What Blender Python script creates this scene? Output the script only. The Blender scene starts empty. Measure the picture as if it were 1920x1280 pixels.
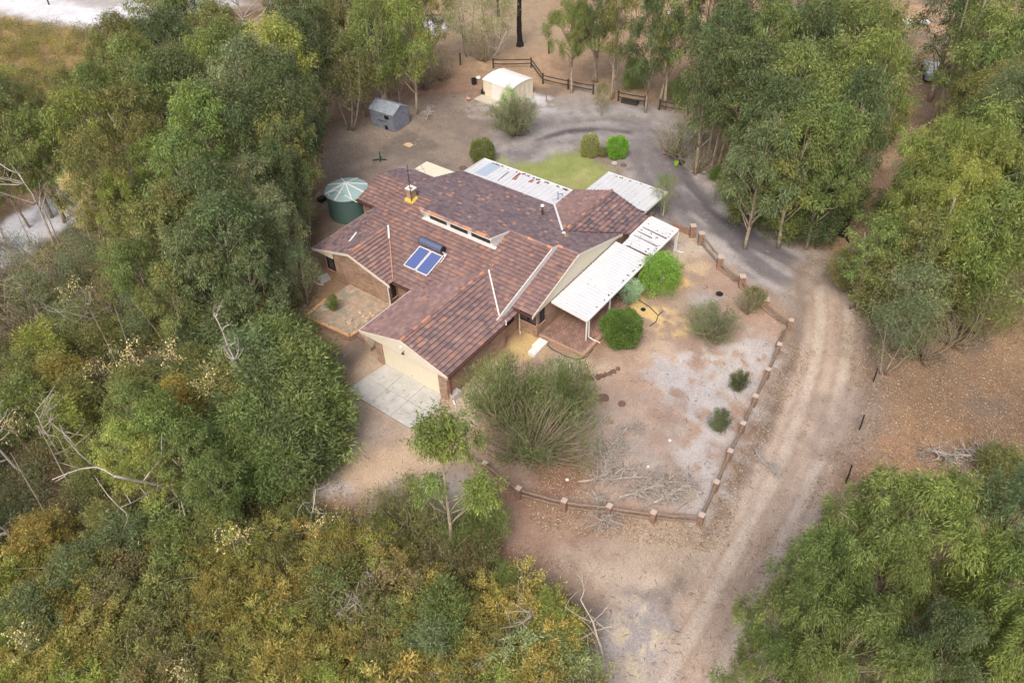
import bpy, math, random
import numpy as np
from mathutils import Vector, Matrix

SC = bpy.context.scene
# ------------------------------------------------------------------ camera
F = 1500.0
PITCH, ROLL, YAW = math.radians(42.6006), math.radians(-1.8495), math.radians(52.2308)
CAM = np.array([0.0, 0.0, 38.0])

def cam_matrix():
    cp, sp = math.cos(PITCH), math.sin(PITCH)
    f = np.array([0, cp, -sp]); rt = np.array([1.0, 0, 0]); dn = np.cross(f, rt)
    m = np.array([rt, dn, f])
    cr, sr = math.cos(ROLL), math.sin(ROLL)
    m = np.array([[cr, -sr, 0], [sr, cr, 0], [0, 0, 1]]) @ m
    return m @ np.array([[math.cos(YAW), -math.sin(YAW), 0], [math.sin(YAW), math.cos(YAW), 0], [0, 0, 1]])
MC = cam_matrix()
cam = bpy.data.cameras.new("camera")
cam.sensor_width = 36; cam.lens = 36 * F / 1920; cam.clip_start = 0.5; cam.clip_end = 5000
camo = bpy.data.objects.new("camera", cam)
SC.collection.objects.link(camo)
camo.matrix_world = Matrix(((MC[0][0], -MC[1][0], -MC[2][0], CAM[0]),
                            (MC[0][1], -MC[1][1], -MC[2][1], CAM[1]),
                            (MC[0][2], -MC[1][2], -MC[2][2], CAM[2]), (0, 0, 0, 1)))
SC.camera = camo

def at(px, py, z=0.0):
    """point of the world that the photograph shows at (px, py), at height z"""
    d = MC.T @ np.array([px - 960.0, py - 640.0, F])
    t = (z - CAM[2]) / d[2]
    return CAM + d * t

# ------------------------------------------------------------------ light
SUN_EL, SUN_AZ = math.radians(52), math.radians(200)   # azimuth of the direction towards the sun, from +x
world = bpy.data.worlds.new("World"); SC.world = world; world.use_nodes = True
nt = world.node_tree
sky = nt.nodes.new("ShaderNodeTexSky"); sky.sky_type = 'NISHITA'; sky.sun_disc = False
sky.sun_elevation = SUN_EL
sky.sun_rotation = math.pi / 2 - SUN_AZ
sky.dust_density = 6.0; sky.ozone_density = 0.6; sky.air_density = 1.0
bg = nt.nodes["Background"]; bg.inputs[1].default_value = 0.15
nt.links.new(sky.outputs[0], bg.inputs[0])
sl = bpy.data.lights.new("sun", 'SUN'); sl.energy = 1.15; sl.angle = math.radians(20); sl.color = (1.0, 0.975, 0.945)
so = bpy.data.objects.new("sun", sl); SC.collection.objects.link(so)
sd = Vector((math.cos(SUN_AZ) * math.cos(SUN_EL), math.sin(SUN_AZ) * math.cos(SUN_EL), math.sin(SUN_EL)))
so.rotation_euler = (-sd).to_track_quat('-Z', 'Y').to_euler()
SC.view_settings.view_transform = 'Standard'
SC.view_settings.look = 'None'
SC.view_settings.exposure = 0.28
SC.view_settings.gamma = 1.0
SC.render.engine = 'CYCLES'
SC.cycles.max_bounces = 5; SC.cycles.diffuse_bounces = 3; SC.cycles.transparent_max_bounces = 8

# ------------------------------------------------------------------ helpers
rnd = random.Random(7)
NR = np.random.default_rng(11)

def C(r, g, b, k=1.0):
    def f(v):
        v = v / 255.0
        return (v / 12.92 if v <= 0.04045 else ((v + 0.055) / 1.055) ** 2.4) * k
    return (f(r), f(g), f(b))

def link(o):
    SC.collection.objects.link(o); return o

def tag(o, label=None, cat=None, group=None, kind=None):
    if label: o["label"] = label
    if cat: o["category"] = cat
    if group: o["group"] = group
    if kind: o["kind"] = kind
    return o

def thing(name, label, cat, loc=(0, 0, 0), group=None):
    o = bpy.data.objects.new(name, None); o.location = loc; o.empty_display_size = 0.3
    link(o); return tag(o, label, cat, group)

class MB:
    def __init__(s): s.v = []; s.f = []; s.c = []
    def face(s, pts, col=(1, 1, 1)):
        n = len(s.v); s.v += [tuple(map(float, p)) for p in pts]; s.f.append(tuple(range(n, n + len(pts)))); s.c.append(col)
    def hexa(s, b, t, col=(1, 1, 1)):
        n = len(s.v); s.v += [tuple(map(float, p)) for p in list(b) + list(t)]; k = len(b)
        fs = [tuple(n + i for i in reversed(range(k))), tuple(n + k + i for i in range(k))]
        for i in range(k):
            j = (i + 1) % k; fs.append((n + i, n + j, n + k + j, n + k + i))
        s.f += fs; s.c += [col] * len(fs)
    def box(s, x0, y0, z0, x1, y1, z1, col=(1, 1, 1)):
        x0, x1 = min(x0, x1), max(x0, x1); y0, y1 = min(y0, y1), max(y0, y1); z0, z1 = min(z0, z1), max(z0, z1)
        q = [(x0, y0), (x1, y0), (x1, y1), (x0, y1)]
        s.hexa([(a, b, z0) for a, b in q], [(a, b, z1) for a, b in q], col)
    def bar(s, a, b, w, h, up=(0, 0, 1), col=(1, 1, 1)):
        a, b = Vector(a), Vector(b); d = (b - a).normalized(); u = Vector(up)
        sd_ = d.cross(u).normalized(); u = sd_.cross(d).normalized()
        q = [(-w / 2, -h / 2), (w / 2, -h / 2), (w / 2, h / 2), (-w / 2, h / 2)]
        s.hexa([a + sd_ * i + u * j for i, j in q], [b + sd_ * i + u * j for i, j in q], col)
    def tube(s, pts, rad, n=7, col=(1, 1, 1), cap=True):
        pts = [Vector(p) for p in pts]
        if not hasattr(rad, '__len__'): rad = [rad] * len(pts)
        base = len(s.v); ref = Vector((0.31, 0.17, 0.93))
        for i, p in enumerate(pts):
            d = (pts[min(i + 1, len(pts) - 1)] - pts[max(i - 1, 0)])
            d = d.normalized() if d.length > 1e-9 else Vector((0, 0, 1))
            if abs(d.dot(ref)) > 0.97: ref = Vector((0.9, 0.3, 0.1))
            a = d.cross(ref).normalized(); b = d.cross(a)
            for k in range(n):
                t = 2 * math.pi * k / n
                s.v.append(tuple(p + (a * math.cos(t) + b * math.sin(t)) * rad[i]))
        for i in range(len(pts) - 1):
            for k in range(n):
                k2 = (k + 1) % n
                s.f.append((base + i * n + k, base + i * n + k2, base + (i + 1) * n + k2, base + (i + 1) * n + k)); s.c.append(col)
        if cap:
            s.f.append(tuple(base + k for k in reversed(range(n)))); s.c.append(col)
            e = base + (len(pts) - 1) * n
            s.f.append(tuple(e + k for k in range(n))); s.c.append(col)
    def lathe(s, c, prof, n=32, col=(1, 1, 1)):
        base = len(s.v)
        for r, z in prof:
            for k in range(n):
                t = 2 * math.pi * k / n
                s.v.append((c[0] + r * math.cos(t), c[1] + r * math.sin(t), c[2] + z))
        for i in range(len(prof) - 1):
            for k in range(n):
                k2 = (k + 1) % n
                s.f.append((base + i * n + k, base + i * n + k2, base + (i + 1) * n + k2, base + (i + 1) * n + k)); s.c.append(col)
    def blob(s, c, r, rng, n=7, m=4, jit=0.25, flat=0.7, col=(1, 1, 1)):
        base = len(s.v)
        for i in range(m + 1):
            ph = math.pi * i / m
            for k in range(n):
                t = 2 * math.pi * k / n; q = r * (1 + rng.uniform(-jit, jit))
                s.v.append((c[0] + q * math.sin(ph) * math.cos(t), c[1] + q * math.sin(ph) * math.sin(t), c[2] + q * flat * math.cos(ph)))
        for i in range(m):
            for k in range(n):
                k2 = (k + 1) % n
                s.f.append((base + i * n + k, base + (i + 1) * n + k, base + (i + 1) * n + k2, base + i * n + k2)); s.c.append(col)
    def build(s, name, mat, parent=None, smooth=False, origin=None):
        root = parent
        while root is not None and root.parent is not None: root = root.parent
        off = np.array(root.location) if root is not None else (np.array(origin) if origin is not None else np.zeros(3))
        me = bpy.data.meshes.new(name)
        V = (np.array(s.v, dtype=float) - off)
        me.from_pydata(V.tolist(), [], s.f)
        at_ = me.color_attributes.new("tint", 'FLOAT_COLOR', 'CORNER')
        arr = np.ones((len(me.loops), 4), dtype=np.float32)
        ln = [len(f) for f in s.f]
        arr[:, :3] = np.repeat(np.array([c[:3] for c in s.c], dtype=np.float32), ln, axis=0)
        at_.data.foreach_set("color", arr.ravel())
        if smooth: me.polygons.foreach_set("use_smooth", [True] * len(me.polygons))
        me.materials.append(mat); me.update()
        o = bpy.data.objects.new(name, me)
        if parent is not None: o.parent = parent
        elif origin is not None: o.location = origin
        return link(o)

def quads_mesh(name, V, cols, mat, smooth=False):
    """V (N,4,3) quads, cols (N,3)"""
    n = len(V); me = bpy.data.meshes.new(name)
    me.vertices.add(n * 4); me.loops.add(n * 4); me.polygons.add(n)
    me.vertices.foreach_set("co", V.astype(np.float32).ravel())
    me.loops.foreach_set("vertex_index", np.arange(n * 4, dtype=np.int32))
    me.polygons.foreach_set("loop_start", np.arange(n, dtype=np.int32) * 4)
    a = me.color_attributes.new("tint", 'FLOAT_COLOR', 'CORNER')
    arr = np.ones((n * 4, 4), dtype=np.float32); arr[:, :3] = np.repeat(cols, 4, axis=0)
    a.data.foreach_set("color", arr.ravel())
    me.materials.append(mat); me.update(calc_edges=True)
    return me

# ---- numpy noise
def vnoise(x, y, seed):
    r = np.random.default_rng(seed); T = r.random((256, 256))
    xi = np.floor(x).astype(int); yi = np.floor(y).astype(int)
    fx = x - xi; fy = y - yi; fx = fx * fx * (3 - 2 * fx); fy = fy * fy * (3 - 2 * fy)
    a = T[xi % 256, yi % 256]; b = T[(xi + 1) % 256, yi % 256]; c = T[xi % 256, (yi + 1) % 256]; d = T[(xi + 1) % 256, (yi + 1) % 256]
    return (a * (1 - fx) + b * fx) * (1 - fy) + (c * (1 - fx) + d * fx) * fy
def fbm(x, y, sc, octv=4, seed=0):
    v = 0; a = 0.5; t = 0
    for i in range(octv):
        v = v + a * vnoise(x / sc * 2 ** i + 37.3 * i, y / sc * 2 ** i + 11.7 * i, seed + i); t += a; a *= 0.55
    return v / t
def sstep(e0, e1, x):
    t = np.clip((x - e0) / (e1 - e0), 0, 1); return t * t * (3 - 2 * t)

# ------------------------------------------------------------------ materials
def new_mat(name):
    m = bpy.data.materials.new(name); m.use_nodes = True
    return m, m.node_tree, m.node_tree.nodes["Principled BSDF"]
def nd(t, typ, **kw):
    n = t.nodes.new(typ)
    for k, v in kw.items(): setattr(n, k, v)
    return n
def basic(name, col, rough=0.7, noise=0.15, scale=3.0, metal=0.0, spec=0.4, bump=0.0, tint=False, fine=0.0, spots=None):
    m, t, p = new_mat(name); L = t.links
    p.inputs["Roughness"].default_value = rough; p.inputs["Metallic"].default_value = metal
    p.inputs["Specular IOR Level"].default_value = spec
    geo = nd(t, "ShaderNodeNewGeometry")
    n1 = nd(t, "ShaderNodeTexNoise"); n1.inputs["Scale"].default_value = scale; n1.inputs["Detail"].default_value = 6; n1.inputs["Roughness"].default_value = 0.65
    L.new(geo.outputs["Position"], n1.inputs["Vector"])
    mr = nd(t, "ShaderNodeMapRange"); mr.inputs[1].default_value = 0.3; mr.inputs[2].default_value = 0.7
    mr.inputs[3].default_value = 1 - noise; mr.inputs[4].default_value = 1 + noise
    L.new(n1.outputs[0], mr.inputs[0])
    mx = nd(t, "ShaderNodeVectorMath", operation='SCALE')
    if tint:
        a = nd(t, "ShaderNodeAttribute", attribute_name="tint")
        mm = nd(t, "ShaderNodeVectorMath", operation='MULTIPLY'); mm.inputs[1].default_value = col
        L.new(a.outputs["Color"], mm.inputs[0]); L.new(mm.outputs[0], mx.inputs[0])
    else:
        mx.inputs[0].default_value = col
    L.new(mr.outputs[0], mx.inputs["Scale"])
    out = mx.outputs[0]
    if spots:
        n2 = nd(t, "ShaderNodeTexNoise"); n2.inputs["Scale"].default_value = spots[1]; n2.inputs["Detail"].default_value = 5
        L.new(geo.outputs["Position"], n2.inputs["Vector"])
        m2 = nd(t, "ShaderNodeMapRange"); m2.inputs[1].default_value = spots[2]; m2.inputs[2].default_value = spots[2] + 0.06
        L.new(n2.outputs[0], m2.inputs[0])
        mi = nd(t, "ShaderNodeMix", data_type='RGBA'); L.new(m2.outputs[0], mi.inputs[0]); L.new(out, mi.inputs[6]); mi.inputs[7].default_value = (*spots[0], 1)
        out = mi.outputs[2]
    L.new(out, p.inputs["Base Color"])
    if bump:
        b = nd(t, "ShaderNodeBump"); b.inputs["Strength"].default_value = bump; b.inputs["Distance"].default_value = 0.05
        L.new(n1.outputs[0], b.inputs["Height"]); L.new(b.outputs[0], p.inputs["Normal"])
    return m

def leaf_material(name, trans=0.35, rough=0.55):
    m, t, p = new_mat(name); L = t.links
    a = nd(t, "ShaderNodeAttribute", attribute_name="tint"); oi = nd(t, "ShaderNodeObjectInfo")
    mm = nd(t, "ShaderNodeVectorMath", operation='MULTIPLY'); L.new(a.outputs["Color"], mm.inputs[0]); L.new(oi.outputs["Color"], mm.inputs[1])
    L.new(mm.outputs[0], p.inputs["Base Color"]); p.inputs["Roughness"].default_value = rough; p.inputs["Specular IOR Level"].default_value = 0.35
    tr = nd(t, "ShaderNodeBsdfTranslucent"); L.new(mm.outputs[0], tr.inputs["Color"])
    ms = nd(t, "ShaderNodeMixShader"); ms.inputs[0].default_value = trans
    L.new(p.outputs[0], ms.inputs[1]); L.new(tr.outputs[0], ms.inputs[2]); L.new(ms.outputs[0], t.nodes["Material Output"].inputs[0])
    return m
M_LEAF = leaf_material("leaf")

def brick_mat(name, c1, c2, mortar, axis):
    """axis: 'x' wall normal along x, 'y' wall normal along y, 'z' paving"""
    m, t, p = new_mat(name); L = t.links
    geo = nd(t, "ShaderNodeNewGeometry"); sp = nd(t, "ShaderNodeSeparateXYZ"); cb = nd(t, "ShaderNodeCombineXYZ")
    L.new(geo.outputs["Position"], sp.inputs[0])
    if axis == 'z': L.new(sp.outputs[0], cb.inputs[0]); L.new(sp.outputs[1], cb.inputs[1])
    else: L.new(sp.outputs[1 if axis == 'x' else 0], cb.inputs[0]); L.new(sp.outputs[2], cb.inputs[1])
    br = nd(t, "ShaderNodeTexBrick"); br.inputs["Scale"].default_value = 1.0
    br.inputs["Brick Width"].default_value = 0.30; br.inputs["Row Height"].default_value = 0.10 if axis != 'z' else 0.16
    br.inputs["Mortar Size"].default_value = 0.011; br.inputs["Bias"].default_value = -0.1
    br.inputs["Color1"].default_value = (*c1, 1); br.inputs["Color2"].default_value = (*c2, 1); br.inputs["Mortar"].default_value = (*mortar, 1)
    L.new(cb.outputs[0], br.inputs["Vector"])
    n1 = nd(t, "ShaderNodeTexNoise"); n1.inputs["Scale"].default_value = 1.3; n1.inputs["Detail"].default_value = 7; n1.inputs["Roughness"].default_value = 0.7
    L.new(geo.outputs["Position"], n1.inputs["Vector"])
    mr = nd(t, "ShaderNodeMapRange"); mr.inputs[1].default_value = 0.3; mr.inputs[2].default_value = 0.7; mr.inputs[3].default_value = 0.72; mr.inputs[4].default_value = 1.25
    L.new(n1.outputs[0], mr.inputs[0])
    mx = nd(t, "ShaderNodeVectorMath", operation='SCALE'); L.new(br.outputs["Color"], mx.inputs[0]); L.new(mr.outputs[0], mx.inputs["Scale"])
    L.new(mx.outputs[0], p.inputs["Base Color"]); p.inputs["Roughness"].default_value = 0.9; p.inputs["Specular IOR Level"].default_value = 0.2
    b = nd(t, "ShaderNodeBump"); b.inputs["Strength"].default_value = 0.5; b.inputs["Distance"].default_value = 0.01; b.invert = True
    L.new(br.outputs["Fac"], b.inputs["Height"]); L.new(b.outputs[0], p.inputs["Normal"])
    return m
BC = (C(178, 146, 124), C(138, 108, 90), C(172, 156, 142))
M_BRX = brick_mat("brick_facing_x", *BC, 'x'); M_BRY = brick_mat("brick_facing_y", *BC, 'y')
M_BRP = brick_mat("brick_paving", C(166, 134, 120), C(142, 112, 100), C(92, 76, 70), 'z')
M_TILE = basic("roof_tile", (1, 1, 1), rough=0.66, noise=0.2, scale=3.0, tint=True, spec=0.3, bump=0.15, spots=(C(176, 162, 152), 7.0, 0.685))
M_CAP = basic("ridge_tile", (1, 1, 1), rough=0.65, noise=0.2, scale=5, tint=True, spec=0.3)
M_CREAM = basic("cream_paint", C(226, 216, 198), rough=0.6, noise=0.05, scale=1.5)
M_CREAM2 = basic("cream_panel", C(228, 219, 196), rough=0.6, noise=0.04, scale=2)
M_WHITE = basic("white_paint", C(235, 232, 228), rough=0.5, noise=0.06, scale=2)
M_BROWN = basic("brown_trim", C(92, 62, 54), rough=0.6, noise=0.15)
M_DARKF = basic("dark_frame", C(44, 38, 36), rough=0.5)
M_BLACK = basic("black_plastic", C(38, 38, 40), rough=0.6)
M_CURT = basic("curtain_cloth", C(190, 188, 192), rough=0.9, noise=0.1, scale=6)
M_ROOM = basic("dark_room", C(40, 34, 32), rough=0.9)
M_SHEET = basic("white_roof_sheet", C(212, 213, 215), rough=0.45, noise=0.06, scale=1.2, spec=0.4, spots=(C(150, 140, 134), 3.2, 0.69))
M_GALV = basic("galvanised_sheet", C(172, 180, 190), rough=0.38, noise=0.22, scale=2.0, metal=0.35, spots=(C(120, 112, 108), 2.0, 0.64))
M_CONC = basic("concrete", C(188, 186, 180), rough=0.85, noise=0.16, scale=1.4, bump=0.1, spots=(C(172, 169, 163), 1.6, 0.60))
M_STONE = basic("stone", C(120, 96, 84), rough=0.9, noise=0.35, scale=8)
M_TANK = basic("green_tank", C(84, 110, 104), rough=0.5, noise=0.06, scale=1, spec=0.4)
M_TANKR = basic("pale_green_roof", C(156, 182, 178), rough=0.35, noise=0.1, scale=1.3, spec=0.5)
M_DEAD = basic("dead_wood", C(186, 176, 166), rough=0.85, noise=0.25, scale=5)
M_BARK = basic("bark", C(164, 150, 132), rough=0.9, noise=0.4, scale=4, bump=0.3, tint=True)
M_LOG = basic("weathered_log", C(140, 120, 104), rough=0.9, noise=0.3, scale=7)
M_TWIG = basic("twig", C(156, 142, 122), rough=0.9, noise=0.3, scale=5)
M_DARKW = basic("dark_timber", C(66, 60, 56), rough=0.9, noise=0.3, scale=7)
M_CHAR = basic("charred_bark", C(40, 34, 32), rough=0.95, noise=0.5, scale=5)
M_RUST = basic("rust_patch", C(150, 82, 62), rough=0.9, noise=0.3, scale=8)
M_DEBR = basic("leaf_debris", C(96, 70, 62), rough=0.95, noise=0.4, scale=9)
M_YEL = basic("yellow_flashing", C(206, 178, 84), rough=0.6, noise=0.15, scale=6)
M_GREY = basic("grey_metal", C(150, 150, 152), rough=0.4, metal=0.4)
M_SOLT = basic("solar_tank_shell", C(112, 124, 150), rough=0.28, noise=0.05, metal=0.3, spec=0.6)
M_TCOT = basic("terracotta_cap", C(186, 142, 116), rough=0.8, noise=0.2, scale=9)
M_PINK = basic("pink_plastic", C(225, 30, 130), rough=0.4)
M_LIME = basic("lime_plastic", C(150, 190, 60), rough=0.5)
M_BLUE = basic("blue_plastic", C(50, 80, 150), rough=0.5)
M_LITTER = basic("fallen_leaf", (1, 1, 1), rough=0.9, noise=0.1, tint=True)
def glass(name, col, a):
    m, t, p = new_mat(name); p.inputs["Base Color"].default_value = (*col, 1); p.inputs["Roughness"].default_value = 0.06
    p.inputs["Specular IOR Level"].default_value = 0.7; p.inputs["Alpha"].default_value = a
    return m
M_GLASS = glass("window_glass", C(60, 66, 76), 0.35)
M_GDARK = glass("dark_glass", C(26, 28, 32), 0.92)
M_COLL = glass("collector_glass", C(92, 108, 160), 1.0)
M_COLL.node_tree.nodes["Principled BSDF"].inputs["Roughness"].default_value = 0.22
M_SKYL = glass("translucent_sheet", C(176, 190, 204), 1.0)
M_SKYL.node_tree.nodes["Principled BSDF"].inputs["Roughness"].default_value = 0.3

# ------------------------------------------------------------------ ground
def poly_px(pts): return np.array([at(x, y)[:2] for x, y in pts])
def seg_dist(X, Y, a, b):
    d = b - a; L2 = (d @ d) + 1e-9
    t = np.clip(((X - a[0]) * d[0] + (Y - a[1]) * d[1]) / L2, 0, 1)
    return np.hypot(X - a[0] - t * d[0], Y - a[1] - t * d[1]), t
def sdf_poly(X, Y, P):
    dist = np.full(X.shape, 1e9); ins = np.zeros(X.shape, bool)
    for i in range(len(P)):
        a, b = P[i], P[(i + 1) % len(P)]
        d, _ = seg_dist(X, Y, a, b); dist = np.minimum(dist, d)
        c = ((a[1] > Y) != (b[1] > Y)) & (X < (b[0] - a[0]) * (Y - a[1]) / (b[1] - a[1] + 1e-12) + a[0])
        ins ^= c
    return np.where(ins, -dist, dist)
def sdf_line(X, Y, P):
    dist = np.full(X.shape, 1e9)
    for i in range(len(P) - 1):
        d, _ = seg_dist(X, Y, P[i], P[i + 1]); dist = np.minimum(dist, d)
    return dist
SP = 0.26
xs = np.concatenate([[-1600, -700, -300, -120, -50], np.arange(-8, 128, SP), [140, 170, 240, 420, 900, 2000]])
ys = np.concatenate([[-1600, -700, -300, -120, -50], np.arange(-18, 132, SP), [145, 180, 250, 420, 900, 2000]])
GX, GY = np.meshgrid(xs, ys, indexing='ij')
def big(s, seed, o=4): return fbm(GX, GY, s, o, seed)
N1, N2, N3 = big(9, 1), big(3, 20), big(1.2, 40)
N4 = fbm(GX, GY, 0.7, 2, 60)
def mixc(col, c, m): return col * (1 - m[..., None]) + np.array(c) * m[..., None]
GK = 0.98
def G(r, g, b):
    c = C(r, g, b, GK); m = sum(c) / 3; c = [m + (v - m) * 0.84 for v in c]; return (c[0] * 0.99, c[1] * 0.965, c[2] * 0.93)
col = np.zeros(GX.shape + (3,)); col[:] = G(148, 122, 98)
col = mixc(col, G(172, 142, 110), sstep(0.4, 0.65, N1))
col = mixc(col, G(132, 116, 102), sstep(0.52, 0.7, N2))
def layer(pts, c, soft=1.0, wob=2.0, c2=None, thr=(0.42, 0.62), noise=None, amt=1.0):
    global col
    d = sdf_poly(GX, GY, poly_px(pts)) + (N2 - 0.5) * wob * 2 + (N3 - 0.5) * wob
    m = amt * (1 - sstep(-soft, soft, d))
    cc = np.zeros_like(col); cc[:] = c
    if c2 is not None: cc = mixc(cc, c2, sstep(thr[0], thr[1], N2 if noise is None else noise))
    col = col * (1 - m[..., None]) + cc * m[..., None]
    return m
def blob(px, py, r, c, amt=0.9, wob=0.8, elong=1.0, ang=0.0, nz=None):
    global col
    w = at(px, py); dx = GX - w[0]; dy = GY - w[1]
    u = dx * math.cos(ang) + dy * math.sin(ang); v = -dx * math.sin(ang) + dy * math.cos(ang)
    d = np.hypot(u / elong, v) / r + (N2 - 0.5) * wob + (N3 - 0.5) * wob * 1.4
    m = amt * (1 - sstep(0.45, 1.1, d))
    if nz is not None: m = m * sstep(nz[0], nz[1], N4 * 0.5 + N3 * 0.5)
    col = mixc(col, c, m)
def track(pts, w, c, soft=1.2, wob=1.0, c2=None, nz=None):
    global col
    P = poly_px(pts); d = sdf_line(GX, GY, P) - w / 2 + (N2 - 0.5) * wob * 2 + (N3 - 0.5) * wob
    m = 1 - sstep(-soft, soft, d)
    cc = np.zeros_like(col); cc[:] = c
    if c2 is not None: cc = mixc(cc, c2, sstep(*((0.4, 0.6) if nz is None else nz), N3))
    col = col * (1 - m[..., None]) + cc * m[..., None]
    return P
# thicket floor on the left and bottom
layer([(-500, -250), (560, -60), (610, 120), (660, 330), (610, 430), (570, 560), (650, 720), (640, 800), (550, 900), (680, 960), (900, 950), (1010, 1080), (1150, 1200), (1190, 1500), (-700, 1500)],
      G(112, 92, 72), 1.5, 1.5, G(140, 118, 94))
layer([(-300, -80), (60, 18), (330, 60), (560, 20), (520, 130), (300, 160), (100, 170), (-300, 100)], G(150, 130, 84), 2, 2, G(170, 140, 100))
# paddock at the top
layer([(800, -80), (1330, -80), (1330, 235), (1150, 205), (1010, 155), (860, 170), (780, 160), (800, 60)], G(186, 154, 122), 1.5, 2, G(166, 138, 108))
layer([(830, -40), (1040, -40), (1040, 90), (900, 110), (830, 80)], G(164, 148, 122), 2, 2, amt=0.6)
layer([(600, 150), (700, 160), (860, 130), (1000, 170), (1000, 230), (800, 250), (620, 330), (560, 300)], G(140, 110, 92), 1.5, 2, G(158, 128, 106))
# yard behind the house
layer([(600, 280), (640, 230), (760, 190), (880, 175), (1000, 175), (1260, 205), (1330, 250), (1330, 330), (1260, 430), (620, 450)], G(152, 138, 124), 1.2, 1.2, G(134, 122, 112))
blob(760, 272, 2.6, G(122, 112, 104), 0.8); blob(1080, 200, 4, G(160, 154, 152), 0.7, elong=1.6)
blob(1012, 185, 2.2, G(206, 208, 216), 0.9, nz=(0.42, 0.5)); blob(1025, 215, 2.2, G(200, 202, 212), 0.9, nz=(0.4, 0.5)); blob(1000, 225, 1.5, G(190, 192, 200), 0.8)
blob(915, 205, 3.0, G(176, 170, 168), 0.7, nz=(0.4, 0.5)); blob(1180, 215, 4, G(166, 162, 164), 0.8); blob(960, 255, 2.5, G(160, 138, 122), 0.6)
# lawn
layer([(925, 292), (1008, 270), (1092, 288), (1150, 322), (1120, 352), (1095, 372), (1040, 372), (925, 315)], G(150, 162, 88), 0.8, 0.5, G(166, 166, 104), (0.5, 0.7))
# white road far left
layer([(-150, -130), (290, -60), (480, 10), (190, 52), (60, 38), (-120, -10)], G(190, 188, 188), 1.5, 1.0, G(176, 172, 170))
track([(-200, -60), (60, 12), (180, 36), (240, 20)], 6.0, G(222, 224, 230), 1.5, 1.2)
track([(-200, 560), (-60, 500), (50, 430), (200, 335), (330, 240), (470, 160), (600, 108), (700, 70), (800, 48)], 5.5, G(206, 208, 218), 1.0, 1.0, G(176, 176, 182), (0.5, 0.66))
def track_uv(P):
    """signed distance across and length along a polyline, for the nearest segment"""
    best = np.full(GX.shape, 1e9); U = np.zeros(GX.shape); S = np.zeros(GX.shape); acc = 0
    for i in range(len(P) - 1):
        a, b_ = P[i], P[i + 1]; d, t_ = seg_dist(GX, GY, a, b_); L_ = np.linalg.norm(b_ - a); n_ = np.array([-(b_ - a)[1], (b_ - a)[0]]) / L_
        m = d < best; best = np.where(m, d, best); s_ = np.sign((GX - a[0]) * n_[0] + (GY - a[1]) * n_[1]); U = np.where(m, s_ * d, U); S = np.where(m, acc + t_ * L_, S); acc += L_
    return U, S
def smooth_line(P, k=3):
    for _ in range(k): P = np.concatenate([[P[0]], np.stack([P[:-1] * .75 + P[1:] * .25, P[:-1] * .25 + P[1:] * .75], 1).reshape(-1, 2), [P[-1]]])
    return P
# grey sand track
TR = [(985, 266), (1040, 244), (1110, 232), (1180, 234), (1222, 262), (1240, 310), (1275, 362), (1345, 422), (1430, 480), (1515, 522), (1640, 560)]
track(TR, 7.2, G(168, 163, 162), 1.4, 1.6, G(150, 144, 144), (0.45, 0.6))
PG = smooth_line(poly_px(TR)); UU, SS = track_uv(PG)
st1 = vnoise(UU / 0.75 + (N2 - .5) * 1.0 + (N1 - .5) * 2, SS / 4.0 + 3, 301); st2 = vnoise(UU / 0.9 + (N1 - .5), SS / 9.0, 302)
fade = sstep(4, 26, SS + (N2 - .5) * 8); m = (1 - sstep(1.5, 3.0, np.abs(UU + 0.3) + (N2 - 0.5) * 1.6 + (N1 - .5) * 1.2 + (st1 - .5) * 0.8)) * (0.35 + 0.65 * fade)
cc = np.zeros_like(col); cc[:] = G(122, 117, 121); cc = mixc(cc, G(152, 147, 149), sstep(0.45, 0.8, st1 * .6 + st2 * .4)); cc = mixc(cc, G(96, 92, 99), sstep(0.6, 0.85, 1 - st2) * 0.8)
col = col * (1 - m[..., None]) + cc * m[..., None]
m = (1 - sstep(2.6, 4.4, np.abs(UU) + (N2 - .5))) * sstep(0.55, 0.85, st1) * fade; col = mixc(col, G(184, 180, 180), m * 0.5)
track([(1010, 262), (1060, 246), (1120, 242), (1180, 248)], 0.7, G(96, 92, 96), 0.4, 0.4)
# tan sand track
TT = [(1560, 525), (1568, 600), (1560, 660), (1538, 760), (1495, 880), (1440, 990), (1380, 1110), (1318, 1230), (1235, 1400)]
layer([(900, 925), (1000, 965), (1320, 995), (1420, 860), (1500, 700), (1560, 700), (1450, 1000), (1400, 1150), (1380, 1500), (1200, 1500), (1170, 1230), (1090, 1090), (930, 1010)], G(176, 154, 136), 1.5, 1.2, G(190, 172, 154), (0.45, 0.6))
track(TT, 6.6, G(160, 146, 134), 1.0, 1.2, G(146, 130, 118), (0.5, 0.65))
PT = smooth_line(poly_px(TT)); UU, SS = track_uv(PT)
st1 = vnoise(UU / 0.5 + (N2 - .5), SS / 5.0 + 3, 311); st2 = vnoise(UU / 0.9 + (N1 - .5), SS / 10.0, 312); wdt = 1.75 + 0.018 * SS
m = (1 - sstep(wdt - 0.45, wdt + 0.45, np.abs(UU) + (N2 - 0.5) * 0.8 + (N3 - .5) * .4)) * sstep(0, 3, SS)
cc = np.zeros_like(col); cc[:] = G(186, 164, 146); cc = mixc(cc, G(196, 176, 158), sstep(0.4, 0.8, st1 * .5 + st2 * .5)); cc = mixc(cc, G(174, 154, 136), sstep(0.55, 0.85, 1 - st1) * 0.6)
for k in (-0.95, 0.95): cc = mixc(cc, G(204, 190, 174), 0.6 * (1 - sstep(0.2, 0.5, np.abs(UU - k + (N1 - .5) * .3))))
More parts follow.
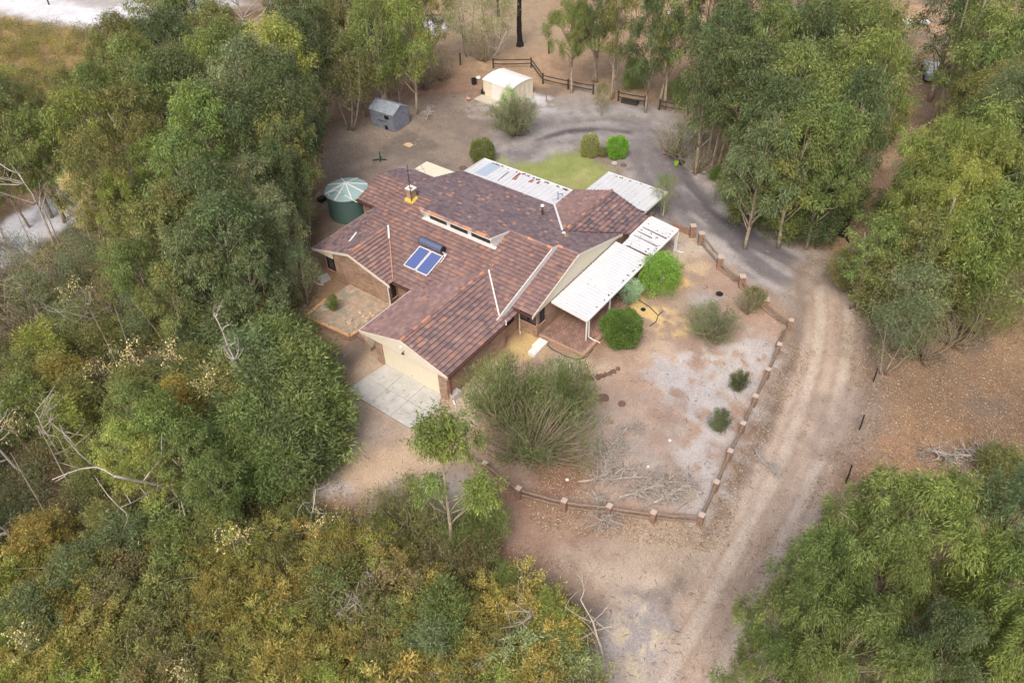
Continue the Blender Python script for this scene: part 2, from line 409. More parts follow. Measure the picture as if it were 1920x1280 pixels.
for k in (-0.48, 0.5, -1.45, 1.45): cc = mixc(cc, G(166, 144, 126), 0.5 * (1 - sstep(0.05, 0.22, np.abs(UU - k + (N1 - .5) * .3 + (N3 - .5) * .2))))
col = col * (1 - m[..., None]) + cc * m[..., None]
m = (1 - sstep(0.1, 0.5, np.abs(UU + wdt + 0.55 + (N2 - .5)))) * 0.6; col = mixc(col, G(140, 122, 108), m)
m = (1 - sstep(0.1, 0.6, np.abs(UU - wdt - 0.6 + (N2 - .5)))) * 0.6; col = mixc(col, G(138, 118, 102), m)
blob(1000, 955, 3.0, G(160, 126, 106), 0.7, elong=2.0); blob(930, 930, 2.2, G(158, 124, 104), 0.6); blob(1250, 1010, 2.5, G(190, 172, 150), 0.6)
blob(1190, 1150, 2.2, G(120, 116, 120), 0.85, nz=(0.36, 0.62), elong=1.6, ang=-0.6); blob(1175, 1215, 2.2, G(172, 166, 166), 0.8, elong=1.5); blob(1200, 1180, 2.0, G(206, 190, 164), 0.9, nz=(0.5, 0.56))
blob(1210, 1255, 1.6, G(200, 186, 162), 0.8, nz=(0.48, 0.55))
# front yard inside the log fence
layer([(872, 846), (905, 868), (975, 915), (1060, 945), (1150, 955), (1318, 965), (1344, 905), (1394, 795), (1484, 605), (1395, 522), (1316, 442), (1255, 425), (1180, 610), (1110, 680), (1010, 640), (960, 680), (870, 770)],
      G(182, 154, 134), 0.6, 0.3, G(168, 144, 128))
blob(905, 745, 2.2, G(214, 200, 180), 0.85); blob(940, 700, 1.5, G(206, 184, 152), 0.8); blob(870, 780, 1.3, G(206, 188, 164), 0.8)
blob(1000, 648, 1.6, G(212, 184, 122), 0.9); blob(1110, 700, 2.2, G(206, 182, 152), 0.8); blob(1060, 690, 1.2, G(200, 190, 172), 0.8)
blob(1262, 522, 1.9, G(226, 190, 112), 0.95, nz=(0.38, 0.5)); blob(1285, 470, 2.4, G(200, 186, 168), 0.8); blob(1300, 500, 2.0, G(206, 184, 146), 0.8)
blob(1222, 590, 1.9, G(226, 192, 124), 0.95, nz=(0.36, 0.46)); blob(1260, 610, 2.2, G(218, 188, 130), 0.9, nz=(0.42, 0.52)); blob(1190, 570, 1.3, G(220, 190, 126), 0.9)
blob(1280, 560, 1.8, G(170, 150, 130), 0.8); blob(1240, 660, 1.8, G(196, 170, 140), 0.8)
blob(1265, 690, 2.0, G(206, 200, 206), 0.95, nz=(0.36, 0.62), elong=1.5, ang=0.6); blob(1330, 680, 1.8, G(200, 192, 188), 0.9, nz=(0.4, 0.5)); blob(1400, 670, 2.4, G(204, 198, 194), 0.95, nz=(0.38, 0.48))
blob(1350, 740, 2.0, G(208, 204, 210), 0.95, nz=(0.36, 0.62), elong=1.6); blob(1345, 800, 2.0, G(200, 194, 198), 0.95, nz=(0.36, 0.62), elong=1.6); blob(1380, 720, 1.4, G(200, 196, 190), 0.9)
blob(1300, 850, 2.2, G(190, 178, 176), 0.7, nz=(0.4, 0.55)); blob(1290, 930, 2.2, G(186, 174, 162), 0.7); blob(1230, 890, 1.6, G(190, 184, 184), 0.7, nz=(0.5, 0.6))
blob(1235, 780, 1.1, G(160, 116, 88), 0.7); blob(1040, 890, 2.0, G(152, 112, 92), 0.8); blob(1320, 560, 1.6, G(176, 170, 168), 0.8); blob(1290, 745, 1.2, G(156, 138, 126), 0.7)
blob(1345, 470, 1.3, G(192, 188, 184), 0.8, elong=2.2, ang=0.9)
for px_, py_, r_ in ((1300, 700, 2.0), (1360, 700, 2.4), (1330, 770, 1.8), (1390, 740, 1.6), (1280, 830, 1.6), (1320, 880, 2.2), (1310, 930, 1.6), (1240, 700, 1.5), (1420, 650, 1.6), (1380, 830, 1.6)):
    blob(px_, py_, r_, G(188, 183, 182), 0.8, wob=1.1, nz=(0.36, 0.66), elong=1.5, ang=0.5)
blob(1180, 800, 3.5, G(176, 164, 156), 0.5); blob(1200, 870, 3, G(176, 166, 160), 0.5)
# drive apron in front of the garage
layer([(640, 770), (650, 700), (700, 650), (850, 760), (872, 850), (905, 905), (900, 930), (800, 935), (700, 930), (600, 935), (545, 905), (600, 850)], G(176, 156, 138), 0.9, 0.7, G(188, 166, 142))
blob(620, 905, 1.7, G(194, 188, 190), 0.8, nz=(0.42, 0.55)); blob(690, 870, 2.0, G(204, 176, 146), 0.8); blob(780, 860, 2.0, G(202, 174, 144), 0.8); blob(690, 815, 1.5, G(186, 170, 154), 0.7)
blob(655, 665, 1.5, G(128, 114, 104), 0.8); blob(835, 930, 1.6, G(188, 180, 176), 0.6); blob(760, 935, 2.0, G(176, 166, 160), 0.6)
# leaf litter right of the track
blob(1680, 880, 4.0, G(186, 144, 104), 0.6, elong=1.6); blob(1720, 840, 1.4, G(132, 124, 124), 0.8, nz=(0.45, 0.55)); blob(1600, 790, 2.5, G(156, 140, 130), 0.7, elong=1.8); blob(1810, 910, 0.8, G(130, 126, 130), 0.8)
blob(1800, 860, 1.2, G(140, 132, 128), 0.5); blob(1700, 30, 7, G(190, 156, 120), 0.8); blob(1660, 300, 2.5, G(196, 162, 130), 0.8)
blob(1885, 900, 2.6, G(120, 112, 70), 0.5); blob(1700, 700, 4, G(134, 112, 92), 0.5); blob(1620, 420, 2.5, G(176, 142, 112), 0.6)
# bed and tank pad
blob(655, 440, 2.0, G(176, 170, 166), 0.8, nz=(0.38, 0.5)); blob(615, 470, 1.5, G(132, 108, 92), 0.8)
# per-vertex grain
g = 1 + (fbm(GX, GY, 0.55, 2, 90) - 0.5) * 0.26 + (N2 - 0.5) * 0.25
col = np.clip(col * g[..., None], 0.01, 1)
GZ = (N2 - 0.5) * 0.10 + (N3 - 0.5) * 0.05
far = (np.abs(GX - 60) > 80) | (np.abs(GY - 55) > 85)
GZ[far] = 0
dh = np.minimum.reduce([np.hypot(np.clip(np.abs(GX - 37) - 13.5, 0, None), np.clip(np.abs(GY - 33) - 13.0, 0, None))])
GZ = GZ * sstep(0, 3, dh) - 0.02
dt = sdf_line(GX, GY, PT)
GZ -= 0.08 * (np.exp(-((dt - 0.95) / 0.3) ** 2))
def build_ground():
    nx, ny = GX.shape; me = bpy.data.meshes.new("ground")
    V = np.stack([GX, GY, GZ], -1).reshape(-1, 3).astype(np.float32)
    idx = np.arange(nx * ny).reshape(nx, ny)
    q = np.stack([idx[:-1, :-1], idx[1:, :-1], idx[1:, 1:], idx[:-1, 1:]], -1).reshape(-1, 4).astype(np.int32)
    me.vertices.add(len(V)); me.loops.add(q.size); me.polygons.add(len(q))
    me.vertices.foreach_set("co", V.ravel()); me.loops.foreach_set("vertex_index", q.ravel())
    me.polygons.foreach_set("loop_start", np.arange(len(q), dtype=np.int32) * 4)
    me.polygons.foreach_set("use_smooth", np.ones(len(q), dtype=bool))
    a = me.color_attributes.new("tint", 'FLOAT_COLOR', 'POINT')
    arr = np.ones((len(V), 4), dtype=np.float32); arr[:, :3] = col.reshape(-1, 3)
    a.data.foreach_set("color", arr.ravel()); me.update(calc_edges=True)
    m, t, p = new_mat("ground_soil"); L = t.links
    at_ = nd(t, "ShaderNodeAttribute", attribute_name="tint"); geo = nd(t, "ShaderNodeNewGeometry")
    n1 = nd(t, "ShaderNodeTexNoise"); n1.inputs["Scale"].default_value = 8.0; n1.inputs["Detail"].default_value = 8; n1.inputs["Roughness"].default_value = 0.75
    n2 = nd(t, "ShaderNodeTexNoise"); n2.inputs["Scale"].default_value = 26; n2.inputs["Detail"].default_value = 4
    L.new(geo.outputs["Position"], n1.inputs[0]); L.new(geo.outputs["Position"], n2.inputs[0])
    mr = nd(t, "ShaderNodeMapRange"); mr.inputs[1].default_value = 0.32; mr.inputs[2].default_value = 0.68; mr.inputs[3].default_value = 0.76; mr.inputs[4].default_value = 1.24
    L.new(n1.outputs[0], mr.inputs[0])
    m2 = nd(t, "ShaderNodeMapRange"); m2.inputs[1].default_value = 0.35; m2.inputs[2].default_value = 0.65; m2.inputs[3].default_value = 0.82; m2.inputs[4].default_value = 1.18
    L.new(n2.outputs[0], m2.inputs[0])
    mu = nd(t, "ShaderNodeMath", operation='MULTIPLY'); L.new(mr.outputs[0], mu.inputs[0]); L.new(m2.outputs[0], mu.inputs[1])
    sc = nd(t, "ShaderNodeVectorMath", operation='SCALE'); L.new(at_.outputs["Color"], sc.inputs[0]); L.new(mu.outputs[0], sc.inputs["Scale"])
    L.new(sc.outputs[0], p.inputs["Base Color"]); p.inputs["Roughness"].default_value = 0.95; p.inputs["Specular IOR Level"].default_value = 0.1
    b = nd(t, "ShaderNodeBump"); b.inputs["Strength"].default_value = 0.5; b.inputs["Distance"].default_value = 0.06
    L.new(n1.outputs[0], b.inputs["Height"]); L.new(b.outputs[0], p.inputs["Normal"])
    me.materials.append(m)
    tag(link(bpy.data.objects.new("ground", me)), kind="structure")
build_ground()

# ------------------------------------------------------------------ house
house = thing("brick_house", "low brown brick house with tiled roof, garage and white metal verandahs, in the clearing", "house", (36, 32, 0))

def clip_poly(P, a, b):
    """keep the part of polygon P left of the line a->b"""
    out = []
    for i in range(len(P)):
        p, q = P[i], P[(i + 1) % len(P)]
        dp = (b[0] - a[0]) * (p[1] - a[1]) - (b[1] - a[1]) * (p[0] - a[0])
        dq = (b[0] - a[0]) * (q[1] - a[1]) - (b[1] - a[1]) * (q[0] - a[0])
        if dp >= 0: out.append(p)
        if (dp > 0 > dq) or (dp < 0 < dq):
            t = dp / (dp - dq); out.append((p[0] + (q[0] - p[0]) * t, p[1] + (q[1] - p[1]) * t))
    return out
def area(P): return 0.5 * sum(P[i][0] * P[(i + 1) % len(P)][1] - P[(i + 1) % len(P)][0] * P[i][1] for i in range(len(P)))

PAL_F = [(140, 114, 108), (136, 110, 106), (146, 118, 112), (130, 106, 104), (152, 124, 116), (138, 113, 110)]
PAL_B = [(112, 98, 101), (107, 93, 98), (118, 102, 103), (102, 89, 95), (124, 107, 106)]  # rear-slope tiles: their shading and sky tint are put into the colour
def tiles(name, polys, zfun, down, eave, pal=PAL_F, hot=0.06, gauge=0.335, wid=0.30, seed=1, label=None, lift=0.10):
    r = random.Random(seed); mb = MB()
    ax = 0 if down[0] in 'x' else 1; sgn = 1 if down[1] == '-' else -1      # sgn: up-slope direction along the axis
    cs = 1 / math.sqrt(1 + 0.3 * 0.3); step = gauge * cs
    for P in polys:
        if area(P) < 0: P = P[::-1]
        us = [p[1 - ax] for p in P]; ss = [(p[ax] - eave) * sgn for p in P]
        for i in range(int(math.floor(min(ss) / step)) - 0, int(math.ceil(max(ss) / step))):
            rr = random.Random(seed * 1000 + i); sh = (0.5 if i % 2 else 0.0) * wid + rr.uniform(-0.01, 0.01); rowlift = rr.uniform(-0.004, 0.006)
            j0 = int(math.floor((min(us) - sh) / wid)); j1 = int(math.ceil((max(us) - sh) / wid))
            for j in range(j0, j1):
                rt = random.Random(hash((seed, i, j)) & 0xffffff)
                s0, s1 = i * step, (i + 1.22) * step; u0, u1 = sh + j * wid, sh + (j + 1) * wid
                a0, a1 = eave + sgn * s0, eave + sgn * s1
                lo, hi = min(a0, a1), max(a0, a1)
                cell = [(lo, u0), (hi, u0), (hi, u1), (lo, u1)] if ax == 0 else [(u0, lo), (u1, lo), (u1, hi), (u0, hi)]
                Q = cell
                for k in range(len(P)):
                    Q = clip_poly(Q, P[k], P[(k + 1) % len(P)])
                    if len(Q) < 3: break
                if len(Q) < 3 or abs(area(Q)) < 0.002: continue
                nz = vn1(s0 * 0.35 + seed, u0 * 0.35); c = rt.choice(pal)
                q = rt.random()
                if q < hot * (1.1 * nz): c = rt.choice([(162, 126, 110), (160, 130, 118), (170, 126, 104)])
                elif q > 0.95: c = (126, 106, 104)
                k = 1.0 + 0.10 * rt.random() + (nz - 0.5) * 0.16
                cc = C(*c, k)
                tj = rt.uniform(0, 0.004)
                top = []
                for p in Q:
                    s = (p[ax] - eave) * sgn; f = (s - s0) / step; w = (p[1 - ax] - u0) / wid
                    top.append((p[0], p[1], zfun(p) + 0.012 + (lift + rowlift) * (1 - f) + 0.012 * w + tj))
                bot = [(x, y, z - 0.026) for x, y, z in top]
                mb.hexa(bot, top, cc)
    o = mb.build(name, M_TILE, house)
    if label: o["label"] = label
    return o
_T = np.random.default_rng(5).random((64, 64))
def vn1(x, y):
    xi, yi = int(math.floor(x)), int(math.floor(y)); fx, fy = x - xi, y - yi
    g_ = lambda a, b: _T[a % 64, b % 64]
    return (g_(xi, yi) * (1 - fx) + g_(xi + 1, yi) * fx) * (1 - fy) + (g_(xi, yi + 1) * (1 - fx) + g_(xi + 1, yi + 1) * fx) * fy
ZF = lambda p: 2.3 + 0.2973 * (p[0] - 30.8)
ZB = lambda p: 2.3 + 0.2993 * (45.55 - p[0])
ZGR = lambda p: 2.3 + 0.2872 * (p[1] - 25.12)
ZGL = lambda p: 2.3 + 0.2872 * (32.78 - p[1])
ZWR = lambda p: 2.3 + 0.285 * (p[1] - 34.52)
ZWL = lambda p: 2.3 + 0.285 * (42.38 - p[1])
ZLF = lambda p: 2.3 + 0.347 * (p[0] - 37.18)
ZLB = lambda p: 2.3 + 0.347 * (43.32 - p[0])
ZRF = lambda p: 2.5 + 0.3196 * (p[0] - 33.3)
ZBL = lambda p: 2.3 + 0.338 * (30.55 - p[1])
ZBR = lambda p: 2.3 + 0.347 * (p[1] - 23.54)
def rect(x0, y0, x1, y1): return [(x0, y0), (x1, y0), (x1, y1), (x0, y1)]
front = tiles("roof", [rect(30.8, 25.7, 38.2, 40.2)], ZF, 'x-', 30.8, seed=3, hot=0.13, label="front slope of the main tiled roof")
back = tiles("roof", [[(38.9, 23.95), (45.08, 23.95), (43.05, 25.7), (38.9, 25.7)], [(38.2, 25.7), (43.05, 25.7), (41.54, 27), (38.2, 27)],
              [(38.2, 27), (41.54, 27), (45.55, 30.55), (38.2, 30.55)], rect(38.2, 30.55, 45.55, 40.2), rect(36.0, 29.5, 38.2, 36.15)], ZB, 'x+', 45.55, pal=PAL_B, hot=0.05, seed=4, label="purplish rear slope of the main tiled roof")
garage_r = tiles("roof", [rect(25.65, 25.12, 35.2, 28.95)], ZGR, 'y-', 25.12, seed=5, hot=0.09, pal=PAL_F + PAL_B[2:3], label="garage roof slope facing the yard")
tiles("roof", [rect(25.65, 28.95, 35.2, 32.78)], ZGL, 'y+', 32.78, seed=6, hot=0.04, label="garage roof slope facing the planter")
tiles("roof", [rect(30.35, 34.52, 35.2, 38.45)], ZWR, 'y-', 34.52, seed=7, hot=0.08, label="front wing roof slope facing the garage")
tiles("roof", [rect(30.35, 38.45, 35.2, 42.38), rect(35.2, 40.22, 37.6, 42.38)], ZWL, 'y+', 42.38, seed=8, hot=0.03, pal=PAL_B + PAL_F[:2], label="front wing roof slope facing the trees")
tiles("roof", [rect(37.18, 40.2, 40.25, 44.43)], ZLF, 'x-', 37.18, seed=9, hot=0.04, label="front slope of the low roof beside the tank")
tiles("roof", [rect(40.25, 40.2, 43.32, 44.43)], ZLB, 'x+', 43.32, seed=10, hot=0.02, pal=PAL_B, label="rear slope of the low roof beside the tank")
tiles("roof", [rect(33.3, 23.95, 38.9, 25.7)], ZRF, 'x-', 33.3, seed=11, hot=0.1, label="narrow roof slope beside the white gable")
tiles("roof", [[(41.54, 27), (48.45, 27), (48.45, 30.55), (45.55, 30.55)]], ZBL, 'y+', 30.55, seed=12, hot=0.04, pal=PAL_F, label="rear wing roof slope facing the lawn")
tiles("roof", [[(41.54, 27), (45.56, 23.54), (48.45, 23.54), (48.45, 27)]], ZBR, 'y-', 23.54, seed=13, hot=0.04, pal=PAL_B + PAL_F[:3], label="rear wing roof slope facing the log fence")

def ridge(a, b, pal=PAL_F, seed=1, n=None, w=0.13, hot=0.25):
    r = random.Random(seed); a, b = Vector(a) + Vector((0, 0, 0.05)), Vector(b) + Vector((0, 0, 0.05)); L_ = (b - a).length; n = n or max(1, int(L_ / 0.40)); mb = MB()
    d = (b - a) / n; sd_ = d.normalized().cross(Vector((0, 0, 1))).normalized()
    for i in range(n):
        p, q = a + d * i, a + d * (i + 1.06); c = C(*(r.choice([(196, 138, 108), (188, 134, 112)]) if r.random() < hot else r.choice(pal)), 0.95 + 0.2 * r.random())
        prof = [(-w, -0.05), (-w * 0.6, 0.035), (0, 0.07), (w * 0.6, 0.035), (w, -0.05)]
        up = Vector((0, 0, 1)); dz = r.uniform(0, 0.008)
        mb.hexa([p + sd_ * u + up * (v + dz + 0.012) for u, v in prof], [q + sd_ * u + up * (v + dz - 0.006) for u, v in prof], c)
    return mb.build("ridge_cap", M_CAP, house)
ridge((25.65, 28.95, 3.45), (34.7, 28.95, 3.45), seed=1)
ridge((30.35, 38.45, 3.47), (34.75, 38.45, 3.47), seed=2)
ridge((38.2, 25.7, 4.56), (38.2, 29.5, 4.56), seed=3)
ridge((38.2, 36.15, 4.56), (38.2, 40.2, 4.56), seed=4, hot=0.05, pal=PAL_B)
ridge((38.9, 23.95, 4.35), (38.9, 25.7, 4.35), seed=5)
ridge((36.0, 29.5, 5.20), (36.0, 36.15, 5.20), seed=6, hot=0.4)
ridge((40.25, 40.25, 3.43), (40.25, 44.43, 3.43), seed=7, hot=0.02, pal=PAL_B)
ridge((41.6, 27, 3.57), (48.45, 27, 3.57), seed=8, hot=0.1)

def strip(name, a, b, w, t_, mat, parent=house, label=None, up=(0, 0, 1)):
    if name == "valley_flashing": a = (a[0], a[1], a[2] + 0.085); b = (b[0], b[1], b[2] + 0.10)
    mb = MB(); mb.bar(a, b, w, t_, up); o = mb.build(name, mat, parent)
    if label: o["label"] = label
    return o
# valleys
def vz(x, y, *fs): return max(f((x, y)) for f in fs)
strip("valley_flashing", (34.62, 28.7, 3.5), (31.9, 25.75, 2.68), 0.10, 0.05, M_WHITE, label="white painted valley beside the garage ridge")
strip("valley_flashing", (34.5, 38.2, 3.47), (30.9, 34.62, 2.40), 0.09, 0.04, M_TCOT)
strip("valley_flashing", (33.7, 37.45, 3.24), (34.62, 38.35, 3.51), 0.12, 0.05, M_WHITE)
strip("valley_flashing", (41.62, 27.15, 3.50), (45.5, 30.5, 2.40), 0.16, 0.05, M_WHITE, label="white valley beside the white rear verandah")
strip("valley_flashing", (41.7, 26.85, 3.46), (45.0, 24.0, 2.5), 0.08, 0.04, M_BROWN)
strip("valley_flashing", (31.9, 39.9, 2.96), (33.0, 40.2, 3.06), 0.12, 0.05, M_WHITE)

def board(name, pts, h0, h1, th, axis, pos, mat, label=None):
    """barge board / gable panel: follows pts (u, z); axis 'y' = board in a plane of constant y"""
    mb = MB()
    for (u0, z0), (u1, z1) in zip(pts[:-1], pts[1:]):
        q = [(u0, z0 - h0), (u1, z1 - h0), (u1, z1 + h1), (u0, z0 + h1)]
        if axis == 'y': mb.hexa([(u, pos, z) for u, z in q], [(u, pos + th, z) for u, z in q])
        else: mb.hexa([(pos, u, z) for u, z in q], [(pos + th, u, z) for u, z in q])
    o = mb.build(name, mat, house)
    if label: o["label"] = label
    return o
def panel(name, pts, axis, pos, th, mat, label=None):
    mb = MB()
    if axis == 'y': mb.hexa([(u, pos, z) for u, z in pts], [(u, pos + th, z) for u, z in pts])
    else: mb.hexa([(pos, u, z) for u, z in pts], [(pos + th, u, z) for u, z in pts])
    o = mb.build(name, mat, house)
    if label: o["label"] = label
    return o
# garage gable: cream triangle and barge
panel("gable_panel", [(25.5, 2.12), (32.4, 2.12), (32.4, 2.36), (28.95, 3.34), (25.5, 2.36)], 'x', 25.66, 0.06, M_CREAM, "cream gable panel over the garage door")
board("barge_board", [(25.05, 2.28), (28.95, 3.40), (32.85, 2.28)], 0.16, 0.045, 0.05, 'x', 25.60, M_CREAM)
board("barge_board", [(34.45, 2.28), (38.45, 3.42), (42.45, 2.28)], 0.16, 0.045, 0.05, 'x', 30.30, M_CREAM)
board("barge_board", [(31.55, 2.52), (38.2, 4.50), (38.85, 4.31)], 0.42, 0.11, 0.06, 'y', 25.66, M_WHITE, "broad white barge board dividing the front roof")
board("barge_board", [(38.2, 4.5), (45.6, 2.29)], 0.16, 0.03, 0.04, 'y', 40.2, M_BROWN)
board("barge_board", [(30.75, 2.29), (38.2, 4.5)], 0.16, 0.03, 0.04, 'y', 40.18, M_BROWN)
board("barge_board", [(37.1, 2.27), (40.25, 3.36), (43.4, 2.27)], 0.16, 0.03, 0.04, 'y', 44.43, M_BROWN)
board("barge_board", [(33.2, 2.47), (38.9, 4.29), (45.08, 2.45)], 0.14, 0.07, 0.06, 'y', 23.90, M_CREAM)
board("barge_board", [(23.5, 2.28), (27, 3.50), (30.6, 2.28)], 0.16, 0.03, 0.04, 'x', 48.46, M_BROWN)
panel("gable_panel", [(33.45, 2.40), (45.0, 2.42), (38.9, 4.24)], 'y', 23.97, 0.05, M_CREAM2, "large cream triangular gable above the white patio roof")
# clerestory
cl = MB(); cl.box(36.50, 29.55, 3.95, 36.56, 36.10, 5.0)
clw = cl.build("clerestory_wall", M_WHITE, house)
for y0, y1 in ((29.85, 31.75), (31.95, 33.75), (33.95, 35.75)):
    mb = MB(); mb.box(36.46, y0, 4.12, 36.50, y1, 4.20); mb.box(36.46, y0, 4.92, 36.50, y1, 4.98); mb.box(36.46, y0, 4.20, 36.50, y0 + 0.07, 4.92); mb.box(36.46, y1 - 0.07, 4.20, 36.50, y1, 4.92)
    w = mb.build("window", M_WHITE, clw); mb = MB(); mb.box(36.472, y0 + 0.07, 4.20, 36.488, y1 - 0.07, 4.92)
    pn = mb.build("pane", M_GDARK, clw)
for yy in (29.5, 36.09):
    mb = MB(); mb.hexa([(36.05, yy, 4.78), (36.56, yy, 3.98), (38.15, yy, 4.46), (36.05, yy, 5.10)], [(36.05, yy + 0.06, 4.78), (36.56, yy + 0.06, 3.98), (38.15, yy + 0.06, 4.46), (36.05, yy + 0.06, 5.10)]); mb.build("clerestory_cheek", M_WHITE, house)
strip("barge_board", (35.92, 29.46, 5.12), (38.2, 29.46, 4.46), 0.06, 0.20, M_WHITE)
strip("sill", (36.36, 29.35, 4.11), (36.36, 36.3, 4.11), 0.28, 0.07, M_WHITE, clw)
strip("fascia", (35.98, 29.5, 5.06), (35.98, 36.15, 5.06), 0.05, 0.14, M_CREAM, clw)
# gutters
def gutter(a, b, mat): return strip("gutter", a, b, 0.13, 0.11, mat)
gutter((25.6, 32.84, 2.27), (30.85, 32.84, 2.27), M_WHITE)
gutter((25.6, 25.06, 2.27), (31.7, 25.06, 2.27), M_BROWN)
gutter((30.3, 42.44, 2.27), (37.1, 42.44, 2.27), M_CREAM)
gutter((30.74, 32.9, 2.27), (30.74, 34.5, 2.27), M_BROWN)
gutter((37.1, 42.4, 2.27), (37.1, 44.43, 2.27), M_BROWN)
gutter((33.22, 23.95, 2.46), (33.22, 25.6, 2.46), M_BROWN)
gutter((45.62, 30.6, 2.27), (45.62, 40.2, 2.27), M_CREAM)
gutter((43.4, 40.25, 2.27), (43.4, 44.43, 2.27), M_GREY)
gutter((45.4, 23.46, 2.27), (48.5, 23.46, 2.27), M_WHITE)

# walls with openings
def wall(p0, p1, z0, z1, th, openings=(), label=None):
    """outer face from p0 to p1; the wall thickness lies on the left of p0->p1; openings (u0,u1,za,zb) are filled by windows"""
    p0, p1 = Vector((*p0, 0)), Vector((*p1, 0)); d = p1 - p0; L_ = d.length; d.normalize(); nrm = Vector((-d.y, d.x, 0))
    mat = M_BRX if abs(d.y) > abs(d.x) else M_BRY
    mb = MB()
    def blk(u0, u1, a, b, m=mb, o0=0.0, o1=th):
        if u1 - u0 < 1e-3 or b - a < 1e-3: return
        if m is not mb and th < 0: o0, o1 = -o0, -o1
        q = [p0 + d * u0 + nrm * o0, p0 + d * u1 + nrm * o0, p0 + d * u1 + nrm * o1, p0 + d * u0 + nrm * o1]
        m.hexa([(v.x, v.y, a) for v in q], [(v.x, v.y, b) for v in q])
    u = 0
    for (a, b, za, zb) in sorted(openings):
        blk(u, a, z0, z1); blk(a, b, z0, za); blk(a, b, zb, z1); u = b
    blk(u, L_, z0, z1)
    w = mb.build("wall", mat, house)
    if label: w["label"] = label
    for (a, b, za, zb) in openings:
        m = MB(); f = 0.06
        blk(a, b, za, za + f, m, 0.05, 0.11); blk(a, b, zb - f, zb, m, 0.05, 0.11); blk(a, a + f, za + f, zb - f, m, 0.05, 0.11); blk(b - f, b, za + f, zb - f, m, 0.05, 0.11)
        c = (a + b) / 2; blk(c - 0.035, c + 0.035, za + f, zb - f, m, 0.05, 0.11)
        win = m.build("window", M_DARKF, house)
        m = MB(); blk(a + f, c - 0.035, za + f, zb - f, m, 0.075, 0.085); blk(c + 0.035, b - f, za + f, zb - f, m, 0.075, 0.085); m.build("pane", M_GLASS, win)
        m = MB(); k = int((b - a) / 0.09)
        for i in range(k):
            if 0.46 < (i + 0.5) / k < 0.54: continue
            ua = a + 0.05 + (b - a - 0.1) * i / k; blk(ua, ua + 0.06, za + 0.05, zb - 0.02, m, 0.16 + 0.03 * (i % 2), 0.18 + 0.03 * (i % 2))
        m.build("curtain", M_CURT, win)
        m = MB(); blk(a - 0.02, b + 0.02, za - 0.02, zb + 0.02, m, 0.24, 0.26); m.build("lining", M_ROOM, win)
        m = MB(); blk(a - 0.03, b + 0.03, za - 0.075, za - 0.003, m, -0.05, 0.045); m.build("sill", M_TCOT, win)
    return w
T = 0.22
wall((25.98, 25.35), (31.95, 25.35), -0.05, 2.24, T, label="long brick side wall of the garage")
wall((31.95, 25.80), (33.99, 25.80), -0.05, 2.32, T, [(0.35, 1.72, 1.0, 2.25)])
wall((31.955, 25.36), (31.955, 25.79), -0.05, 2.28, T)
wall((34.0, 24.08), (34.0, 25.82), -0.05, 2.4, -T, [(0.12, 1.62, 1.0, 2.2)])
wall((34.22, 24.08), (48.3, 24.08), -0.05, 2.38, T, [(0.02, 0.75, 1.0, 2.2), (3.0, 4.8, 0.2, 2.1), (7.4, 9.0, 0.9, 2.1)], "brick wall under the patio roof")
wall((25.76, 31.0), (25.76, 31.6), -0.05, 2.15, T * -1)
wall((25.76, 25.35), (25.76, 26.05), -0.05, 2.15, T * -1)
wall((25.98, 31.6), (31.4, 31.6), -0.05, 2.24, -T)
wall((31.42, 31.6), (31.42, 34.86), -0.05, 2.4, -T, [(1.5, 2.3, 0.9, 2.0)])
wall((30.725, 34.86), (31.41, 34.86), -0.05, 2.35, T, [(0.05, 0.6, 0.6, 2.1)])
# front wing gable wall (brick) and recess with window
mb = MB(); pts = [(34.86, -0.05), (40.35, -0.05), (40.35, 2.80), (38.45, 3.34), (34.86, 2.34)]
mb.hexa([(30.5, u, z) for u, z in pts], [(30.72, u, z) for u, z in pts]); mb.build("wall", M_BRX, house)["label"] = "blank brick gable wall of the front wing"
mb = MB(); pts = [(40.35, 2.14), (42.3, 2.14), (42.3, 2.26), (40.35, 2.80)]
mb.hexa([(30.42, u, z) for u, z in pts], [(30.47, u, z) for u, z in pts]); mb.build("gable_panel", M_CREAM, house)["label"] = "cream panel over the recessed wing window"
wall((31.0, 40.35), (31.0, 42.05), -0.05, 2.3, -T, [(0.08, 1.62, 0.25, 2.1)])
wall((30.72, 40.33), (31.2, 40.33), -0.05, 2.5, -0.1)
wall((31.2, 42.05), (37.4, 42.05), -0.05, 2.3, -T)
wall((37.45, 42.05), (37.45, 44.1), -0.05, 2.3, -T, [(0.3, 1.3, 0.9, 2.05)])
wall((37.4, 44.1), (43.1, 44.1), -0.05, 2.3, -T)
wall((43.1, 40.0), (43.1, 44.1), -0.05, 2.3, T)
wall((43.1, 39.9), (45.3, 39.9), -0.05, 2.3, -T)
wall((45.3, 30.3), (45.3, 39.9), -0.05, 2.3, T, [(1.5, 3.5, 0.2, 2.1), (5.5, 7.3, 0.8, 2.1)])
wall((45.3, 30.2), (48.1, 30.2), -0.05, 2.3, -T)
wall((48.3, 24.1), (48.3, 30.2), -0.05, 2.3, T)
panel("gable_panel", [(33.3, 2.3), (38.2, 2.3), (38.2, 4.45), (33.3, 2.95)], 'y', 40.05, 0.08, M_BRY)
panel("gable_panel", [(38.2, 2.3), (45.3, 2.3), (38.2, 4.45)], 'y', 40.05, 0.08, M_BRY)
panel("gable_panel", [(37.5, 2.25), (43.0, 2.25), (40.25, 3.3)], 'y', 44.1, 0.08, M_BRY)
panel("gable_panel", [(23.9, 2.25), (30.2, 2.25), (27, 3.42)], 'x', 48.2, 0.08, M_BRX)
